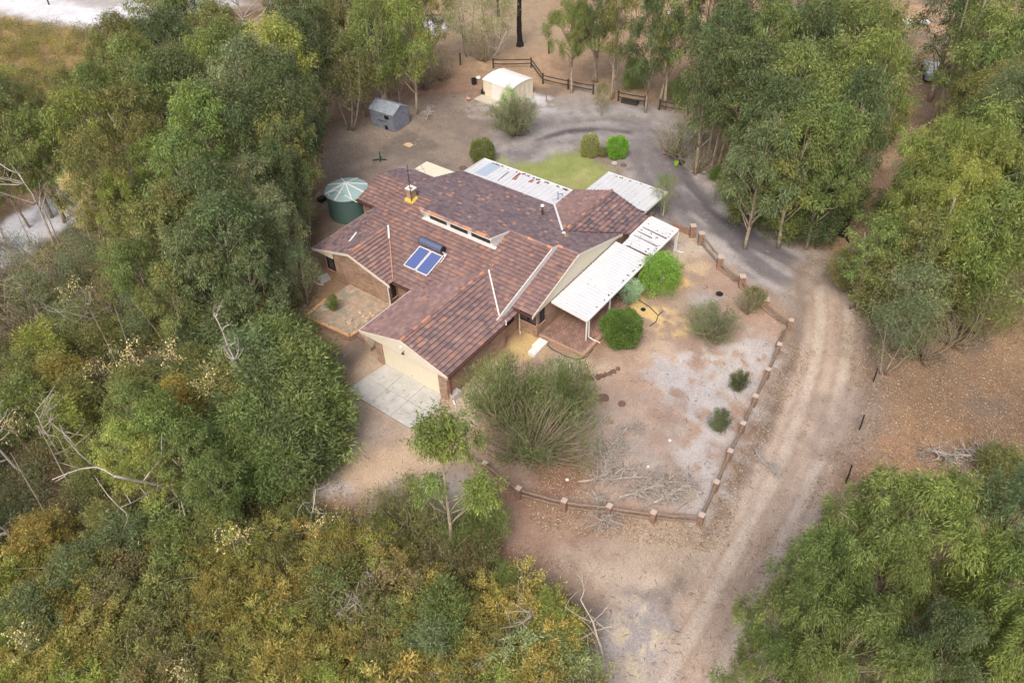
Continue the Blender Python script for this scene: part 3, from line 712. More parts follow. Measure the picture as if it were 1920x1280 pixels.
# ceiling lining so no light leaks through
# garage door
mb = MB()
for i in range(7): mb.box(25.84, 26.05, 0.02 + i * 0.30, 25.88, 31.0, 0.02 + i * 0.30 + 0.293)
gd = mb.build("garage_door", M_CREAM2, house); gd["label"] = "wide cream garage door"
mb = MB(); mb.box(25.83, 28.45, 0.30, 25.84, 28.6, 0.36); mb.build("handle", M_GREY, gd)
mb = MB(); mb.tube([(25.66, 28.75, 2.62), (25.55, 28.75, 2.62), (25.50, 28.75, 2.55)], 0.03); mb.box(25.46, 28.68, 2.45, 25.54, 28.82, 2.56); fl = mb.build("floodlight", M_DARKF, house)
mb = MB(); mb.lathe((25.6, 28.95, 2.9), [(0.0, 0.08), (0.07, 0.06), (0.1, 0), (0.0, -0.04)], 10); mb.build("bulkhead_lamp", M_WHITE, house)
# downpipes
def pipe(name, pts, r, mat, parent=house, label=None, n=8):
    mb = MB(); mb.tube(pts, r, n); o = mb.build(name, mat, parent)
    if label: o["label"] = label
    return o
pipe("downpipe", [(25.98, 25.22, 2.2), (25.98, 25.22, 0.15), (25.85, 24.95, 0.06), (25.7, 24.75, 0.05)], 0.045, basic("red_pipe", C(128, 48, 44)), label="dark red downpipe at the garage corner")
pipe("downpipe", [(25.85, 25.0, 0.1), (25.55, 24.55, 0.07)], 0.06, M_WHITE)
pipe("downpipe", [(30.42, 34.75, 2.2), (30.42, 34.75, 0.05)], 0.05, M_WHITE)
pipe("downpipe", [(33.85, 25.5, 2.35), (33.85, 25.5, 0.2), (33.75, 25.4, 0.05), (33.6, 25.25, 0.05)], 0.05, M_CREAM)
pipe("downpipe", [(31.75, 25.06, 2.3), (31.95, 25.2, 2.45), (32.2, 25.6, 2.3), (32.2, 25.7, 1.9)], 0.04, M_WHITE)

# white metal roofs
def sheet_roof(name, x0, y0, x1, y1, zf, rib_axis, mat, n, label, th=0.03, fasc=M_WHITE):
    """zf(x,y) height; ribs run along rib_axis"""
    mb = MB()
    q = [(x0, y0), (x1, y0), (x1, y1), (x0, y1)]
    mb.hexa([(a, b, zf(a, b) - th) for a, b in q], [(a, b, zf(a, b)) for a, b in q])
    for i in range(n + 1):
        t_ = i / n
        if rib_axis == 'y':
            x = x0 + (x1 - x0) * t_; x = min(max(x, x0 + 0.025), x1 - 0.025)
            mb.hexa([(x - 0.022, y0, zf(x, y0) + 0.001), (x + 0.022, y0, zf(x, y0) + 0.001), (x + 0.022, y1, zf(x, y1) + 0.001), (x - 0.022, y1, zf(x, y1) + 0.001)],
                    [(x - 0.012, y0, zf(x, y0) + 0.05), (x + 0.012, y0, zf(x, y0) + 0.05), (x + 0.012, y1, zf(x, y1) + 0.05), (x - 0.012, y1, zf(x, y1) + 0.05)])
        else:
            y = y0 + (y1 - y0) * t_; y = min(max(y, y0 + 0.025), y1 - 0.025)
            mb.hexa([(x0, y - 0.022, zf(x0, y) + 0.001), (x1, y - 0.022, zf(x1, y) + 0.001), (x1, y + 0.022, zf(x1, y) + 0.001), (x0, y + 0.022, zf(x0, y) + 0.001)],
                    [(x0, y - 0.012, zf(x0, y) + 0.05), (x1, y - 0.012, zf(x1, y) + 0.05), (x1, y + 0.012, zf(x1, y) + 0.05), (x0, y + 0.012, zf(x0, y) + 0.05)])
    o = mb.build(name, mat, house); o["label"] = label
    return o
zp = lambda x, y: 2.12 + 0.115 * (y - 21.0)
pat = sheet_roof("patio_roof", 35.5, 21.0, 44.0, 23.88, zp, 'y', M_SHEET, 26, "white ribbed patio roof along the yard side")
pat2 = sheet_roof("patio_roof", 44.0, 21.0, 48.5, 23.36, zp, 'y', M_SHEET, 13, "far end of the white patio roof, littered with leaves")
strip("gutter", (35.45, 20.94, 2.09), (48.55, 20.94, 2.09), 0.12, 0.13, M_WHITE)
strip("fascia", (35.46, 20.95, 2.06), (35.46, 23.9, 2.38), 0.06, 0.2, M_WHITE)
strip("fascia", (48.53, 20.95, 2.06), (48.53, 23.4, 2.34), 0.06, 0.2, M_WHITE)
def debris(seed, n, fx, fy, zf, parent, smin=0.05, smax=0.16, mat=M_DEBR):
    r = random.Random(seed); mb = MB()
    for i in range(n):
        x, y = fx(r), fy(r); s = r.uniform(smin, smax); k = r.randint(5, 7); pts = []
        a0 = r.uniform(0, 6.28); e = r.uniform(0.4, 1)
        for j in range(k):
            t_ = 2 * math.pi * j / k; q = s * r.uniform(0.6, 1.2); u, v = q * math.cos(t_), q * e * math.sin(t_)
            X_, Y_ = x + u * math.cos(a0) - v * math.sin(a0), y + u * math.sin(a0) + v * math.cos(a0); pts.append((X_, Y_))
        if area(pts) < 0: pts = pts[::-1]
        mb.hexa([(a, b, zf(a, b) + 0.002) for a, b in pts], [(a, b, zf(a, b) + 0.03) for a, b in pts])
    return tag(mb.build("leaf_debris", mat, parent), kind="stuff")
debris(1, 34, lambda r: r.uniform(37, 48.4), lambda r: 21.06 + abs(r.gauss(0, 0.07)), zp, pat, 0.03, 0.11)
debris(2, 26, lambda r: r.uniform(44.3, 47.6), lambda r: r.uniform(21.4, 23.1), zp, pat2, 0.03, 0.09)
mb = MB()
for x, ya, yb, w in ((44.15, 21.1, 23.0, 0.10), (46.9, 21.1, 23.2, 0.06), (46.2, 22.0, 23.2, 0.05), (45.6, 21.2, 23.2, 0.035)):
    mb.hexa([(x - w, ya, zp(x, ya) + 0.003), (x + w, ya, zp(x, ya) + 0.003), (x + w * 0.4, yb, zp(x, yb) + 0.003), (x - w * 0.4, yb, zp(x, yb) + 0.003)],
            [(x - w, ya, zp(x, ya) + 0.04), (x + w, ya, zp(x, ya) + 0.04), (x + w * 0.4, yb, zp(x, yb) + 0.04), (x - w * 0.4, yb, zp(x, yb) + 0.04)])
tag(mb.build("leaf_debris", M_DEBR, pat2), kind="stuff")
for x in (35.56, 38.6, 41.6, 44.8, 48.42):
    mb = MB(); mb.box(x - 0.045, 20.98, 0.0 if x > 36 else 0.0, x + 0.045, 21.07, 2.06); mb.build("verandah_post", M_WHITE, house)
pipe("downpipe", [(35.68, 20.92, 2.05), (35.72, 20.92, 0.45), (35.8, 20.6, 0.3), (36.0, 20.15, 0.1)], 0.045, M_WHITE)
pipe("downpipe", [(48.5, 20.92, 2.05), (48.5, 20.92, 0.12), (48.7, 20.35, 0.07)], 0.055, M_WHITE)
strip("beam", (35.5, 21.03, 1.99), (48.5, 21.03, 1.99), 0.06, 0.12, M_WHITE)
# patio floor (raised brick paving)
mb = MB(); mb.box(34.3, 20.55, -0.1, 45.5, 24.05, 0.20); pf = mb.build("patio_floor", M_BRP, house); pf["label"] = "raised brick paved patio floor"
mb = MB(); mb.box(34.1, 20.3, -0.1, 34.3, 24.05, 0.22); mb.box(34.3, 20.3, -0.1, 37.0, 20.55, 0.22); mb.build("brick_edging", basic("edging_brick", C(178, 146, 126), noise=0.3, scale=6), pf)
# rear verandah roof, carport, cream roof
zr = lambda x, y: 2.28 - 0.04 * (x - 45.6)
vr = sheet_roof("verandah_roof", 45.68, 30.6, 48.45, 39.95, zr, 'x', M_SHEET, 20, "white rear verandah roof with rust patches beside the lawn")
strip("gutter", (48.52, 30.6, 2.14), (48.52, 40.0, 2.14), 0.12, 0.13, M_WHITE); strip("fascia", (45.68, 40.0, 2.26), (48.5, 40.0, 2.16), 0.05, 0.16, M_WHITE)
mb = MB(); mb.hexa([(46.0, 38.0, zr(46, 0) + 0.004), (48.2, 38.0, zr(48.2, 0) + 0.004), (48.2, 39.1, zr(48.2, 0) + 0.004), (46.0, 39.1, zr(46, 0) + 0.004)], [(46.0, 38.0, zr(46, 0) + 0.045), (48.2, 38.0, zr(48.2, 0) + 0.045), (48.2, 39.1, zr(48.2, 0) + 0.045), (46.0, 39.1, zr(46, 0) + 0.045)])
mb.build("skylight", M_SKYL, vr)["label"] = "grey blue translucent roofing sheet"
mb = MB(); pts = [(47.0, 35.9), (47.1, 35.55), (48.3, 35.85), (48.3, 36.05)]
mb.hexa([(a, b, zr(a, b) + 0.004) for a, b in pts], [(a, b, zr(a, b) + 0.03) for a, b in pts])
pts = [(47.5, 34.55), (47.55, 34.2), (48.1, 34.3), (48.05, 34.5)]; mb.hexa([(a, b, zr(a, b) + 0.004) for a, b in pts], [(a, b, zr(a, b) + 0.03) for a, b in pts])
pts = [(47.7, 33.9), (47.7, 33.65), (48.1, 33.7), (48.1, 33.85)]; mb.hexa([(a, b, zr(a, b) + 0.004) for a, b in pts], [(a, b, zr(a, b) + 0.03) for a, b in pts])
tag(mb.build("rust_patch", M_RUST, vr), kind="stuff")
mb = MB(); pts = [(46.1, 36.72), (46.1, 36.64), (47.9, 36.86), (47.9, 36.92)]; mb.hexa([(a, b, zr(a, b) + 0.004) for a, b in pts], [(a, b, zr(a, b) + 0.038) for a, b in pts])
mb.build("dark_streak", M_DARKW, vr)
debris(3, 40, lambda r: 48.38 - abs(r.gauss(0, 0.08)), lambda r: r.uniform(31, 39), zr, vr)
for y in (31.0, 34.0, 37.0, 39.9):
    mb = MB(); mb.box(48.36, y - 0.04, 0, 48.44, y + 0.04, 2.1); mb.build("verandah_post", M_WHITE, house)
zc = lambda x, y: 2.36 - 0.03 * (x - 49)
cp = sheet_roof("carport_roof", 48.95, 24.15, 52.55, 29.75, zc, 'x', M_SHEET, 12, "white flat carport roof at the rear corner")
strip("gutter", (52.6, 24.1, 2.2), (52.6, 29.8, 2.2), 0.12, 0.12, M_WHITE); strip("fascia", (48.95, 24.1, 2.3), (52.6, 24.1, 2.2), 0.05, 0.16, M_WHITE)
debris(4, 22, lambda r: 52.45 - abs(r.gauss(0, 0.1)), lambda r: r.uniform(24.4, 29.4), zc, cp, 0.03, 0.1)
for x, y in ((49.0, 24.2), (52.5, 24.2), (52.5, 29.7), (49.0, 29.7)):
    mb = MB(); mb.box(x - 0.045, y - 0.045, 0, x + 0.045, y + 0.045, 2.2); mb.build("verandah_post", M_WHITE, house)
wall((48.9, 24.35), (51.0, 24.35), -0.05, 1.15, T)
cr = lambda x, y: 2.24 - 0.02 * (x - 43.4)
mb = MB(); q = [(43.47, 40.5), (45.25, 40.5), (45.25, 43.9), (43.47, 43.9)]; mb.hexa([(a, b, cr(a, b) - 0.05) for a, b in q], [(a, b, cr(a, b)) for a, b in q])
o = mb.build("verandah_roof", M_CREAM2, house); o["label"] = "plain cream sheet roof beside the antenna"
for x, y in ((45.2, 40.6), (45.2, 43.8)):
    mb = MB(); mb.box(x - 0.04, y - 0.04, 0, x + 0.04, y + 0.04, 2.2); mb.build("verandah_post", M_CREAM, house)

# chimney with flashing
mb = MB(); mb.box(37.35, 38.2, 4.0, 37.85, 38.75, 5.25); ch = mb.build("chimney", M_BRX, back)
mb = MB(); mb.box(37.28, 38.13, 5.253, 37.92, 38.29, 5.33); mb.box(37.28, 38.66, 5.253, 37.92, 38.82, 5.33); mb.box(37.28, 38.293, 5.253, 37.44, 38.657, 5.33); mb.box(37.76, 38.293, 5.253, 37.92, 38.657, 5.33); mb.build("chimney_cap", M_WHITE, back)
mb = MB(); mb.hexa([(37.1, 38.1, 4.24), (37.34, 38.1, 4.32), (37.34, 38.85, 4.32), (37.1, 38.85, 4.24)], [(37.1, 38.1, 4.34), (37.34, 38.1, 4.50), (37.34, 38.85, 4.50), (37.1, 38.85, 4.34)])
mb.hexa([(37.12, 37.98, 4.25), (37.8, 37.98, 4.42), (37.8, 38.19, 4.42), (37.12, 38.19, 4.25)], [(37.12, 37.98, 4.35), (37.8, 37.98, 4.52), (37.8, 38.19, 4.62), (37.12, 38.19, 4.45)]); mb.build("chimney_flashing", M_YEL, back)
# flue and vents on the rear slope
mb = MB(); mb.tube([(42.95, 29.9, 2.9), (42.95, 29.9, 3.95)], 0.09, 10); fl = mb.build("flue_pipe", M_BROWN, back)
mb = MB(); mb.lathe((42.95, 29.9, 3.95), [(0.0, 0.16), (0.12, 0.12), (0.15, 0.05), (0.15, 0.0), (0, 0)], 12); mb.build("flue_cowl", M_WHITE, back)
mb = MB(); mb.tube([(43.6, 29.9, 2.85), (43.6, 29.9, 3.2)], 0.06, 8); mb.lathe((43.6, 29.9, 2.88), [(0.22, 0.0), (0.12, 0.06), (0, 0.07)], 8); mb.build("vent_pipe", M_TCOT, back)
mb = MB(); mb.lathe((41.2, 26.75, 3.66), [(0.0, 0.14), (0.13, 0.1), (0.15, 0.0), (0.0, -0.02)], 12); mb.build("vent_cap", M_WHITE, back)
mb = MB(); pts = [(40.7, 26.3), (41.1, 26.2), (41.2, 26.5), (41.35, 26.8), (41.05, 26.85), (40.95, 26.55)]
mb.hexa([(a, b, ZB((a, b)) + 0.05) for a, b in pts], [(a, b, ZB((a, b)) + 0.10) for a, b in pts]); mb.build("roof_flashing", M_YEL, back)

# ------------------------------------------------------------------ solar water heater
sw = thing("solar_water_heater", "solar water heater with two blue panels and round tank on the front roof", "water heater", (33.3, 33.6, 2.9))
zs = lambda x: ZF((x, 0)) + 0.16
for y0, y1 in ((32.5, 33.55), (33.65, 34.7)):
    mb = MB(); q = [(32.25, y0), (34.1, y0), (34.1, y1), (32.25, y1)]; mb.hexa([(a, b, zs(a) - 0.04) for a, b in q], [(a, b, zs(a)) for a, b in q]); pn = mb.build("collector_panel", M_COLL, sw)
    mb = MB()
    for a, b in (((32.25, y0), (34.1, y0)), ((32.25, y1), (34.1, y1)), ((32.25, y0), (32.25, y1)), ((34.1, y0), (34.1, y1))):
        mb.bar((*a, zs(a[0]) + 0.01), (*b, zs(b[0]) + 0.01), 0.05, 0.09)
    mb.build("panel_frame", M_WHITE, pn)
zt = zs(34.45) + 0.22
mb = MB(); mb.tube([(34.42, 32.75, zt), (34.42, 34.85, zt)], 0.27, 24); tk = mb.build("tank", M_SOLT, sw, smooth=False)
mb = MB(); mb.tube([(34.42, 32.66, zt), (34.42, 32.76, zt)], 0.275, 24); mb.tube([(34.42, 34.84, zt), (34.42, 34.88, zt)], 0.275, 24); mb.build("tank_end", M_BLACK, sw)
mb = MB(); mb.tube([(34.3, 32.7, zt - 0.1), (34.3, 32.3, zt - 0.15), (33.6, 32.3, zs(33.6)), (33.6, 32.5, zs(33.6))], 0.03); mb.lathe((34.2, 32.4, zt - 0.25), [(0, 0.12), (0.08, 0.1), (0.08, 0), (0, 0)], 8)
mb.tube([(33.2, 34.0, zs(33.2) - 0.1), (33.2, 32.8, zs(33.2) - 0.1)], 0.02); mb.build("pipe", M_WHITE, sw)

# ------------------------------------------------------------------ antennas
an = thing("tv_antenna", "tall dark television antenna mast strapped beside the chimney", "antenna", (37.2, 38.15, 4.2))
mb = MB(); mb.tube([(37.2, 38.15, 4.2), (37.25, 38.2, 7.6)], [0.035, 0.025], 8); mb.build("mast", M_BLACK, an)
mb = MB(); mb.tube([(36.9, 39.0, 7.3), (37.5, 37.4, 7.3)], 0.02, 6)
for i in range(9):
    t_ = i / 8; c = Vector((36.9, 39.0, 7.3)).lerp(Vector((37.5, 37.4, 7.3)), t_); l_ = 0.45 - 0.03 * i
    mb.tube([c - Vector((0.94, 0.35, 0)) * l_ * 0.7, c + Vector((0.94, 0.35, 0)) * l_ * 0.7], 0.012, 5)
mb.tube([(37.25, 38.2, 6.9), (38.1, 37.2, 7.2)], 0.012, 5); mb.tube([(38.1, 37.2, 6.8), (37.8, 37.35, 7.6)], 0.014, 5); mb.tube([(37.7, 37.5, 6.8), (37.5, 37.7, 7.3)], 0.014, 5)
mb.build("aerial", M_GREY, an)
a2 = thing("roof_aerial", "short thin aerial on a stay beside the brown flue pipe", "antenna", (42.2, 29.7, 3.3))
mb = MB(); mb.tube([(42.2, 29.7, 3.3), (42.2, 29.7, 4.1)], 0.022, 6); mb.tube([(42.2, 29.7, 4.1), (43.1, 29.0, 4.15)], 0.014, 6); mb.tube([(41.7, 29.4, 3.45), (41.75, 29.4, 3.95)], 0.02, 6); mb.build("pole", M_GREY, a2)
a3 = thing("clothes_bracket", "small blue bracket standing on the white rear verandah roof", "bracket", (46.6, 30.9, 2.25))
mb = MB(); mb.tube([(46.6, 30.9, 2.25), (46.6, 30.9, 3.0)], 0.03, 6); mb.tube([(46.6, 30.9, 2.75), (46.75, 30.6, 2.85), (46.8, 30.55, 2.6)], 0.03, 6); mb.build("post", M_BLUE, a3)
mb = MB(); mb.tube([(46.3, 31.3, 2.35), (46.1, 31.0, 2.5), (46.5, 30.7, 2.45)], 0.015, 5); mb.build("hook", M_GREY, a3)

# ------------------------------------------------------------------ driveway slab, planter, steps
tag(link(bpy.data.objects.new("driveway_slab", None)), kind="structure")
drv = bpy.data.objects["driveway_slab"]; drv.location = (24, 28.5, 0)
P4 = [(25.82, 31.0), (22.5, 31.45), (22.45, 25.75), (24.6, 25.25), (25.45, 25.75), (25.82, 26.0)]
mb = MB()
ycuts = [24.5, 27.45, 29.3, 32]; xcuts = [22.0, 24.15, 26.2]
for i in range(3):
    for j in range(2):
        cell = rect(xcuts[j] + 0.012, ycuts[i] + 0.012, xcuts[j + 1] - 0.012, ycuts[i + 1] - 0.012)
        P = P4 if area(P4) > 0 else P4[::-1]; Q = cell
        for k in range(len(P)):
            Q = clip_poly(Q, P[k], P[(k + 1) % len(P)])
            if len(Q) < 3: break
        if len(Q) >= 3: mb.hexa([(a, b, -0.08) for a, b in Q], [(a, b, 0.06) for a, b in Q])
mb.build("concrete_slab", M_CONC, drv)
mb = MB(); P = P4 if area(P4) > 0 else P4[::-1]; mb.hexa([(a, b, -0.09) for a, b in P], [(a, b, 0.035) for a, b in P]); mb.build("joint", basic("joint_sand", C(120, 112, 104)), drv)

pl = thing("planter_wall", "low brick retaining wall round the raised sandy bed beside the garage", "garden wall", (28, 36.5, 0))
A_ = at(573, 592, 0.45)[:2]; B_ = at(656, 629, 0.45)[:2]; C_ = at(672, 618, 0.45)[:2]; D_ = at(612, 560, 0.45)[:2]
mbw, mbc = MB(), MB()
for a, b in ((A_, B_), (B_, C_), (A_, D_)):
    mbw.bar((a[0], a[1], 0.18), (b[0], b[1], 0.18), 0.22, 0.46); mbc.bar((a[0], a[1], 0.44), (b[0], b[1], 0.44), 0.26, 0.06)
mbw.build("wall", M_BRX, pl); mbc.build("coping", basic("coping_brick", C(206, 160, 118), noise=0.25, scale=5), pl)
E_ = at(700, 600, 0.3)[:2]; G_ = at(640, 540, 0.3)[:2]
mb = MB(); pts = [tuple(A_), tuple(B_), tuple(C_), (26.2, 32.7), (31.3, 32.7), (30.45, 35.2), (30.45, 39.0), tuple(D_)]
if area(pts) < 0: pts = pts[::-1]
mb.hexa([(a, b, -0.1) for a, b in pts], [(a, b, 0.36) for a, b in pts])
tag(mb.build("raised_garden_bed", basic("bed_sand", C(172, 152, 130), rough=0.95, noise=0.28, scale=3, bump=0.3, spots=(C(146, 142, 128), 1.4, 0.55))), kind="structure")
st = thing("brick_steps", "two low brick steps between the raised bed and the garage corner", "steps", (25.4, 33.6, 0))
def px4(pts, z): return [tuple(at(x, y, z)[:2]) for x, y in pts]
for z1, pp in ((0.18, [(667, 628), (702, 650), (706, 643), (673, 622)]), (0.34, [(673, 622), (706, 643), (708, 634), (678, 615)])):
    q = px4(pp, z1)
    if area(q) < 0: q = q[::-1]
    mb = MB(); mb.hexa([(a, b, -0.05) for a, b in q], [(a, b, z1) for a, b in q]); mb.build("step", M_BRP, st)

# ------------------------------------------------------------------ water tank
wt = thing("water_tank", "round dark green rainwater tank with pale ribbed roof beside the house", "water tank", (37.85, 46.35, 0))
c0 = (37.85, 46.35, 0)
mb = MB(); mb.lathe(c0, [(1.76, -0.05), (1.76, 0.25), (1.765, 0.3), (1.76, 0.35), (1.76, 0.9), (1.765, 0.95), (1.76, 1.0), (1.76, 2.25), (0, 2.25)], 48); w = mb.build("wall", M_TANK, wt, smooth=False)
mb = MB(); mb.lathe(c0, [(1.84, 2.2), (1.86, 2.27), (1.84, 2.31), (0.12, 2.88), (0, 2.9)], 48); rf = mb.build("roof", M_TANKR, wt)
for k in range(8):
    t_ = 2 * math.pi * k / 8 + 0.25
    mb = MB(); mb.bar((c0[0] + 0.1 * math.cos(t_), c0[1] + 0.1 * math.sin(t_), 2.91), (c0[0] + 1.82 * math.cos(t_), c0[1] + 1.82 * math.sin(t_), 2.35), 0.09, 0.08); mb.build("rib", M_WHITE, rf)  # rib highlights put into the colour by making them white
b0 = at(625, 411, 0); mb = MB()
mb.tube([(b0[0], b0[1], 0.0), (b0[0] + 0.05, b0[1], 2.55), (b0[0] + 0.5, b0[1] - 0.35, 2.72)], 0.075, 10)
mb.tube([(b0[0] + 0.55, b0[1] - 0.4, 2.72), (37.0, 44.3, 2.2)], 0.035, 8); mb.build("downpipe", M_WHITE, wt)
mb = MB(); mb.lathe((c0[0] - 0.9, c0[1] - 0.6, 2.5), [(0.2, -0.05), (0.2, 0.1), (0, 0.12)], 12); mb.build("hatch", M_TANKR, rf)

# ------------------------------------------------------------------ sheds
def frame2(o, a):  # local frame on ground
    ca, sa = math.cos(a), math.sin(a)
    return lambda u, v, z: (o[0] + u * ca - v * sa, o[1] + u * sa + v * ca, z)
def corrug(mb, W, p0, p1, q0, q1, n, dpt, col=(1, 1, 1)):
    """corrugated sheet between edge p0-p1 (bottom) and q0-q1 (top), ridges across; dpt is a displacement vector"""
    p0, p1, q0, q1, dv = map(Vector, (p0, p1, q0, q1, dpt))
    for i in range(n):
        t0, t1 = i / n, (i + 1) / n; a, b = (0, 1) if i % 2 == 0 else (1, 0)
        mb.face([p0.lerp(p1, t0) + dv * a, p0.lerp(p1, t1) + dv * b, q0.lerp(q1, t1) + dv * b, q0.lerp(q1, t0) + dv * a], col)
# grey tin shed
g0 = at(697, 234, 0); g1 = at(741, 248, 0); ang = math.atan2(g1[1] - g0[1], g1[0] - g0[0]); LW = float(np.hypot(*(g1 - g0)[:2]))
sg = thing("tin_shed", "small weathered grey corrugated tin shed under the trees", "shed", tuple(g0))
W_ = frame2(g0, ang); D_s, H_s, R_s = 2.3, 1.75, 2.35
nv = W_(0, -0.035, 0); nv = (nv[0] - g0[0], nv[1] - g0[1], 0)
M_TIN = basic("tin_wall", C(136, 142, 154), rough=0.5, noise=0.3, scale=3, metal=0.2, spots=(C(110, 92, 84), 2.4, 0.66))
def shed(parent, W_, L_, D_, H_, R_, ncor, wm, rm, gam=False):
    mb = MB(); core = [(0.02, 0.02), (L_ - 0.02, 0.02), (L_ - 0.02, D_ - 0.02), (0.02, D_ - 0.02)]
    mb.hexa([W_(u, v, 0) for u, v in core], [W_(u, v, H_) for u, v in core])
    for (a, b, nx, ny) in (((0, 0), (L_, 0), 0, -1), ((L_, 0), (L_, D_), 1, 0), ((L_, D_), (0, D_), 0, 1), ((0, D_), (0, 0), -1, 0)):
        o_ = Vector(W_(0, 0, 0)); nn = Vector(W_(nx * 0.03, ny * 0.03, 0)) - o_
        le = math.hypot(b[0] - a[0], b[1] - a[1])
        corrug(mb, W_, W_(*a, 0), W_(*b, 0), W_(*a, H_), W_(*b, H_), int(le / (0.11 if ncor else 0.35)), nn)
    prof = [(0, H_), (D_ / 2, R_), (D_, H_)] if not gam else [(0, H_), (D_ * 0.22, H_ + (R_ - H_) * 0.72), (D_ / 2, R_), (D_ * 0.78, H_ + (R_ - H_) * 0.72), (D_, H_)]
    for u in (0.0, L_):
        mb.hexa([W_(u - 0.015, v, z - 0.01) for v, z in prof], [W_(u + 0.015, v, z - 0.01) for v, z in prof])
    wl = mb.build("wall", wm, parent)
    mb = MB(); ov = 0.06; pr = [(prof[0][0] - 0.08, prof[0][1] - 0.03)] + prof[1:-1] + [(prof[-1][0] + 0.08, prof[-1][1] - 0.03)]
    for (v0, z0), (v1, z1) in zip(pr[:-1], pr[1:]):
        mb.hexa([W_(-ov, v0, z0), W_(L_ + ov, v0, z0), W_(L_ + ov, v1, z1), W_(-ov, v1, z1)], [W_(-ov, v0, z0 + 0.025), W_(L_ + ov, v0, z0 + 0.025), W_(L_ + ov, v1, z1 + 0.025), W_(-ov, v1, z1 + 0.025)])
        n = int(L_ / (0.2 if ncor else 0.5))
        for i in range(n + 1):
            u = -ov + 0.03 + (L_ + 2 * ov - 0.06) * i / n
            mb.hexa([W_(u - 0.025, v0, z0 + 0.026), W_(u + 0.025, v0, z0 + 0.026), W_(u + 0.025, v1, z1 + 0.026), W_(u - 0.025, v1, z1 + 0.026)],
                    [W_(u - 0.01, v0, z0 + 0.055), W_(u + 0.01, v0, z0 + 0.055), W_(u + 0.01, v1, z1 + 0.055), W_(u - 0.01, v1, z1 + 0.055)])
    return wl, mb.build("roof", rm, parent)
shed(sg, W_, LW, D_s, H_s, R_s, True, M_TIN, M_GALV)
mb = MB(); mb.hexa([W_(LW * 0.62, -0.05, 1.15), W_(LW * 0.8, -0.05, 1.15), W_(LW * 0.8, -0.03, 1.15), W_(LW * 0.62, -0.03, 1.15)], [W_(LW * 0.62, -0.05, 1.5), W_(LW * 0.8, -0.05, 1.5), W_(LW * 0.8, -0.03, 1.5), W_(LW * 0.62, -0.03, 1.5)]); mb.build("window", M_GDARK, sg)
mb = MB(); mb.hexa([W_(LW * 0.6, -0.06, 0.02), W_(LW * 0.72, -0.06, 0.02), W_(LW * 0.72, -0.03, 0.02), W_(LW * 0.6, -0.03, 0.02)], [W_(LW * 0.6, -0.06, 0.45), W_(LW * 0.72, -0.06, 0.45), W_(LW * 0.72, -0.03, 0.45), W_(LW * 0.6, -0.03, 0.45)]); mb.build("hatch", M_BLACK, sg)
mb = MB(); mb.bar(W_(LW * 0.35, -0.06, 0.85), W_(LW * 0.66, -0.06, 0.85), 0.03, 0.05); mb.build("door_bar", M_DARKW, sg)
# cream shed
h0 = at(907, 178, 0); h1 = at(960, 198, 0); ang = math.atan2(h1[1] - h0[1], h1[0] - h0[0]); LW2 = float(np.hypot(*(h1 - h0)[:2]))
sh = thing("garden_shed", "cream garden shed with a white roof on a concrete pad by the paddock fence", "shed", tuple(h0))
W2 = frame2(h0, ang)
shed(sh, W2, LW2, 3.3, 1.72, 1.96, False, M_CREAM2, M_WHITE, gam=True)
mb = MB(); mb.hexa([W2(LW2 * 0.32, -0.06, 0.05), W2(LW2 * 0.72, -0.06, 0.05), W2(LW2 * 0.72, -0.035, 0.05), W2(LW2 * 0.32, -0.035, 0.05)], [W2(LW2 * 0.32, -0.06, 1.7), W2(LW2 * 0.72, -0.06, 1.7), W2(LW2 * 0.72, -0.035, 1.7), W2(LW2 * 0.32, -0.035, 1.7)]); d_ = mb.build("door", M_WHITE, sh)
mb = MB(); mb.bar(W2(LW2 * 0.5, -0.07, 0.9), W2(LW2 * 0.5, -0.07, 1.1), 0.03, 0.03); mb.build("handle", M_GREY, d_)
mb = MB(); pts = [W2(-0.1, -1.4, 0), W2(LW2 + 0.15, -1.4, 0), W2(LW2 + 0.15, 3.4, 0), W2(-0.1, 3.4, 0)]; mb.hexa([(a, b, -0.05) for a, b, _ in pts], [(a, b, 0.07) for a, b, _ in pts]); mb.build("concrete_pad", basic("pad", C(196, 186, 168), noise=0.15), sh)
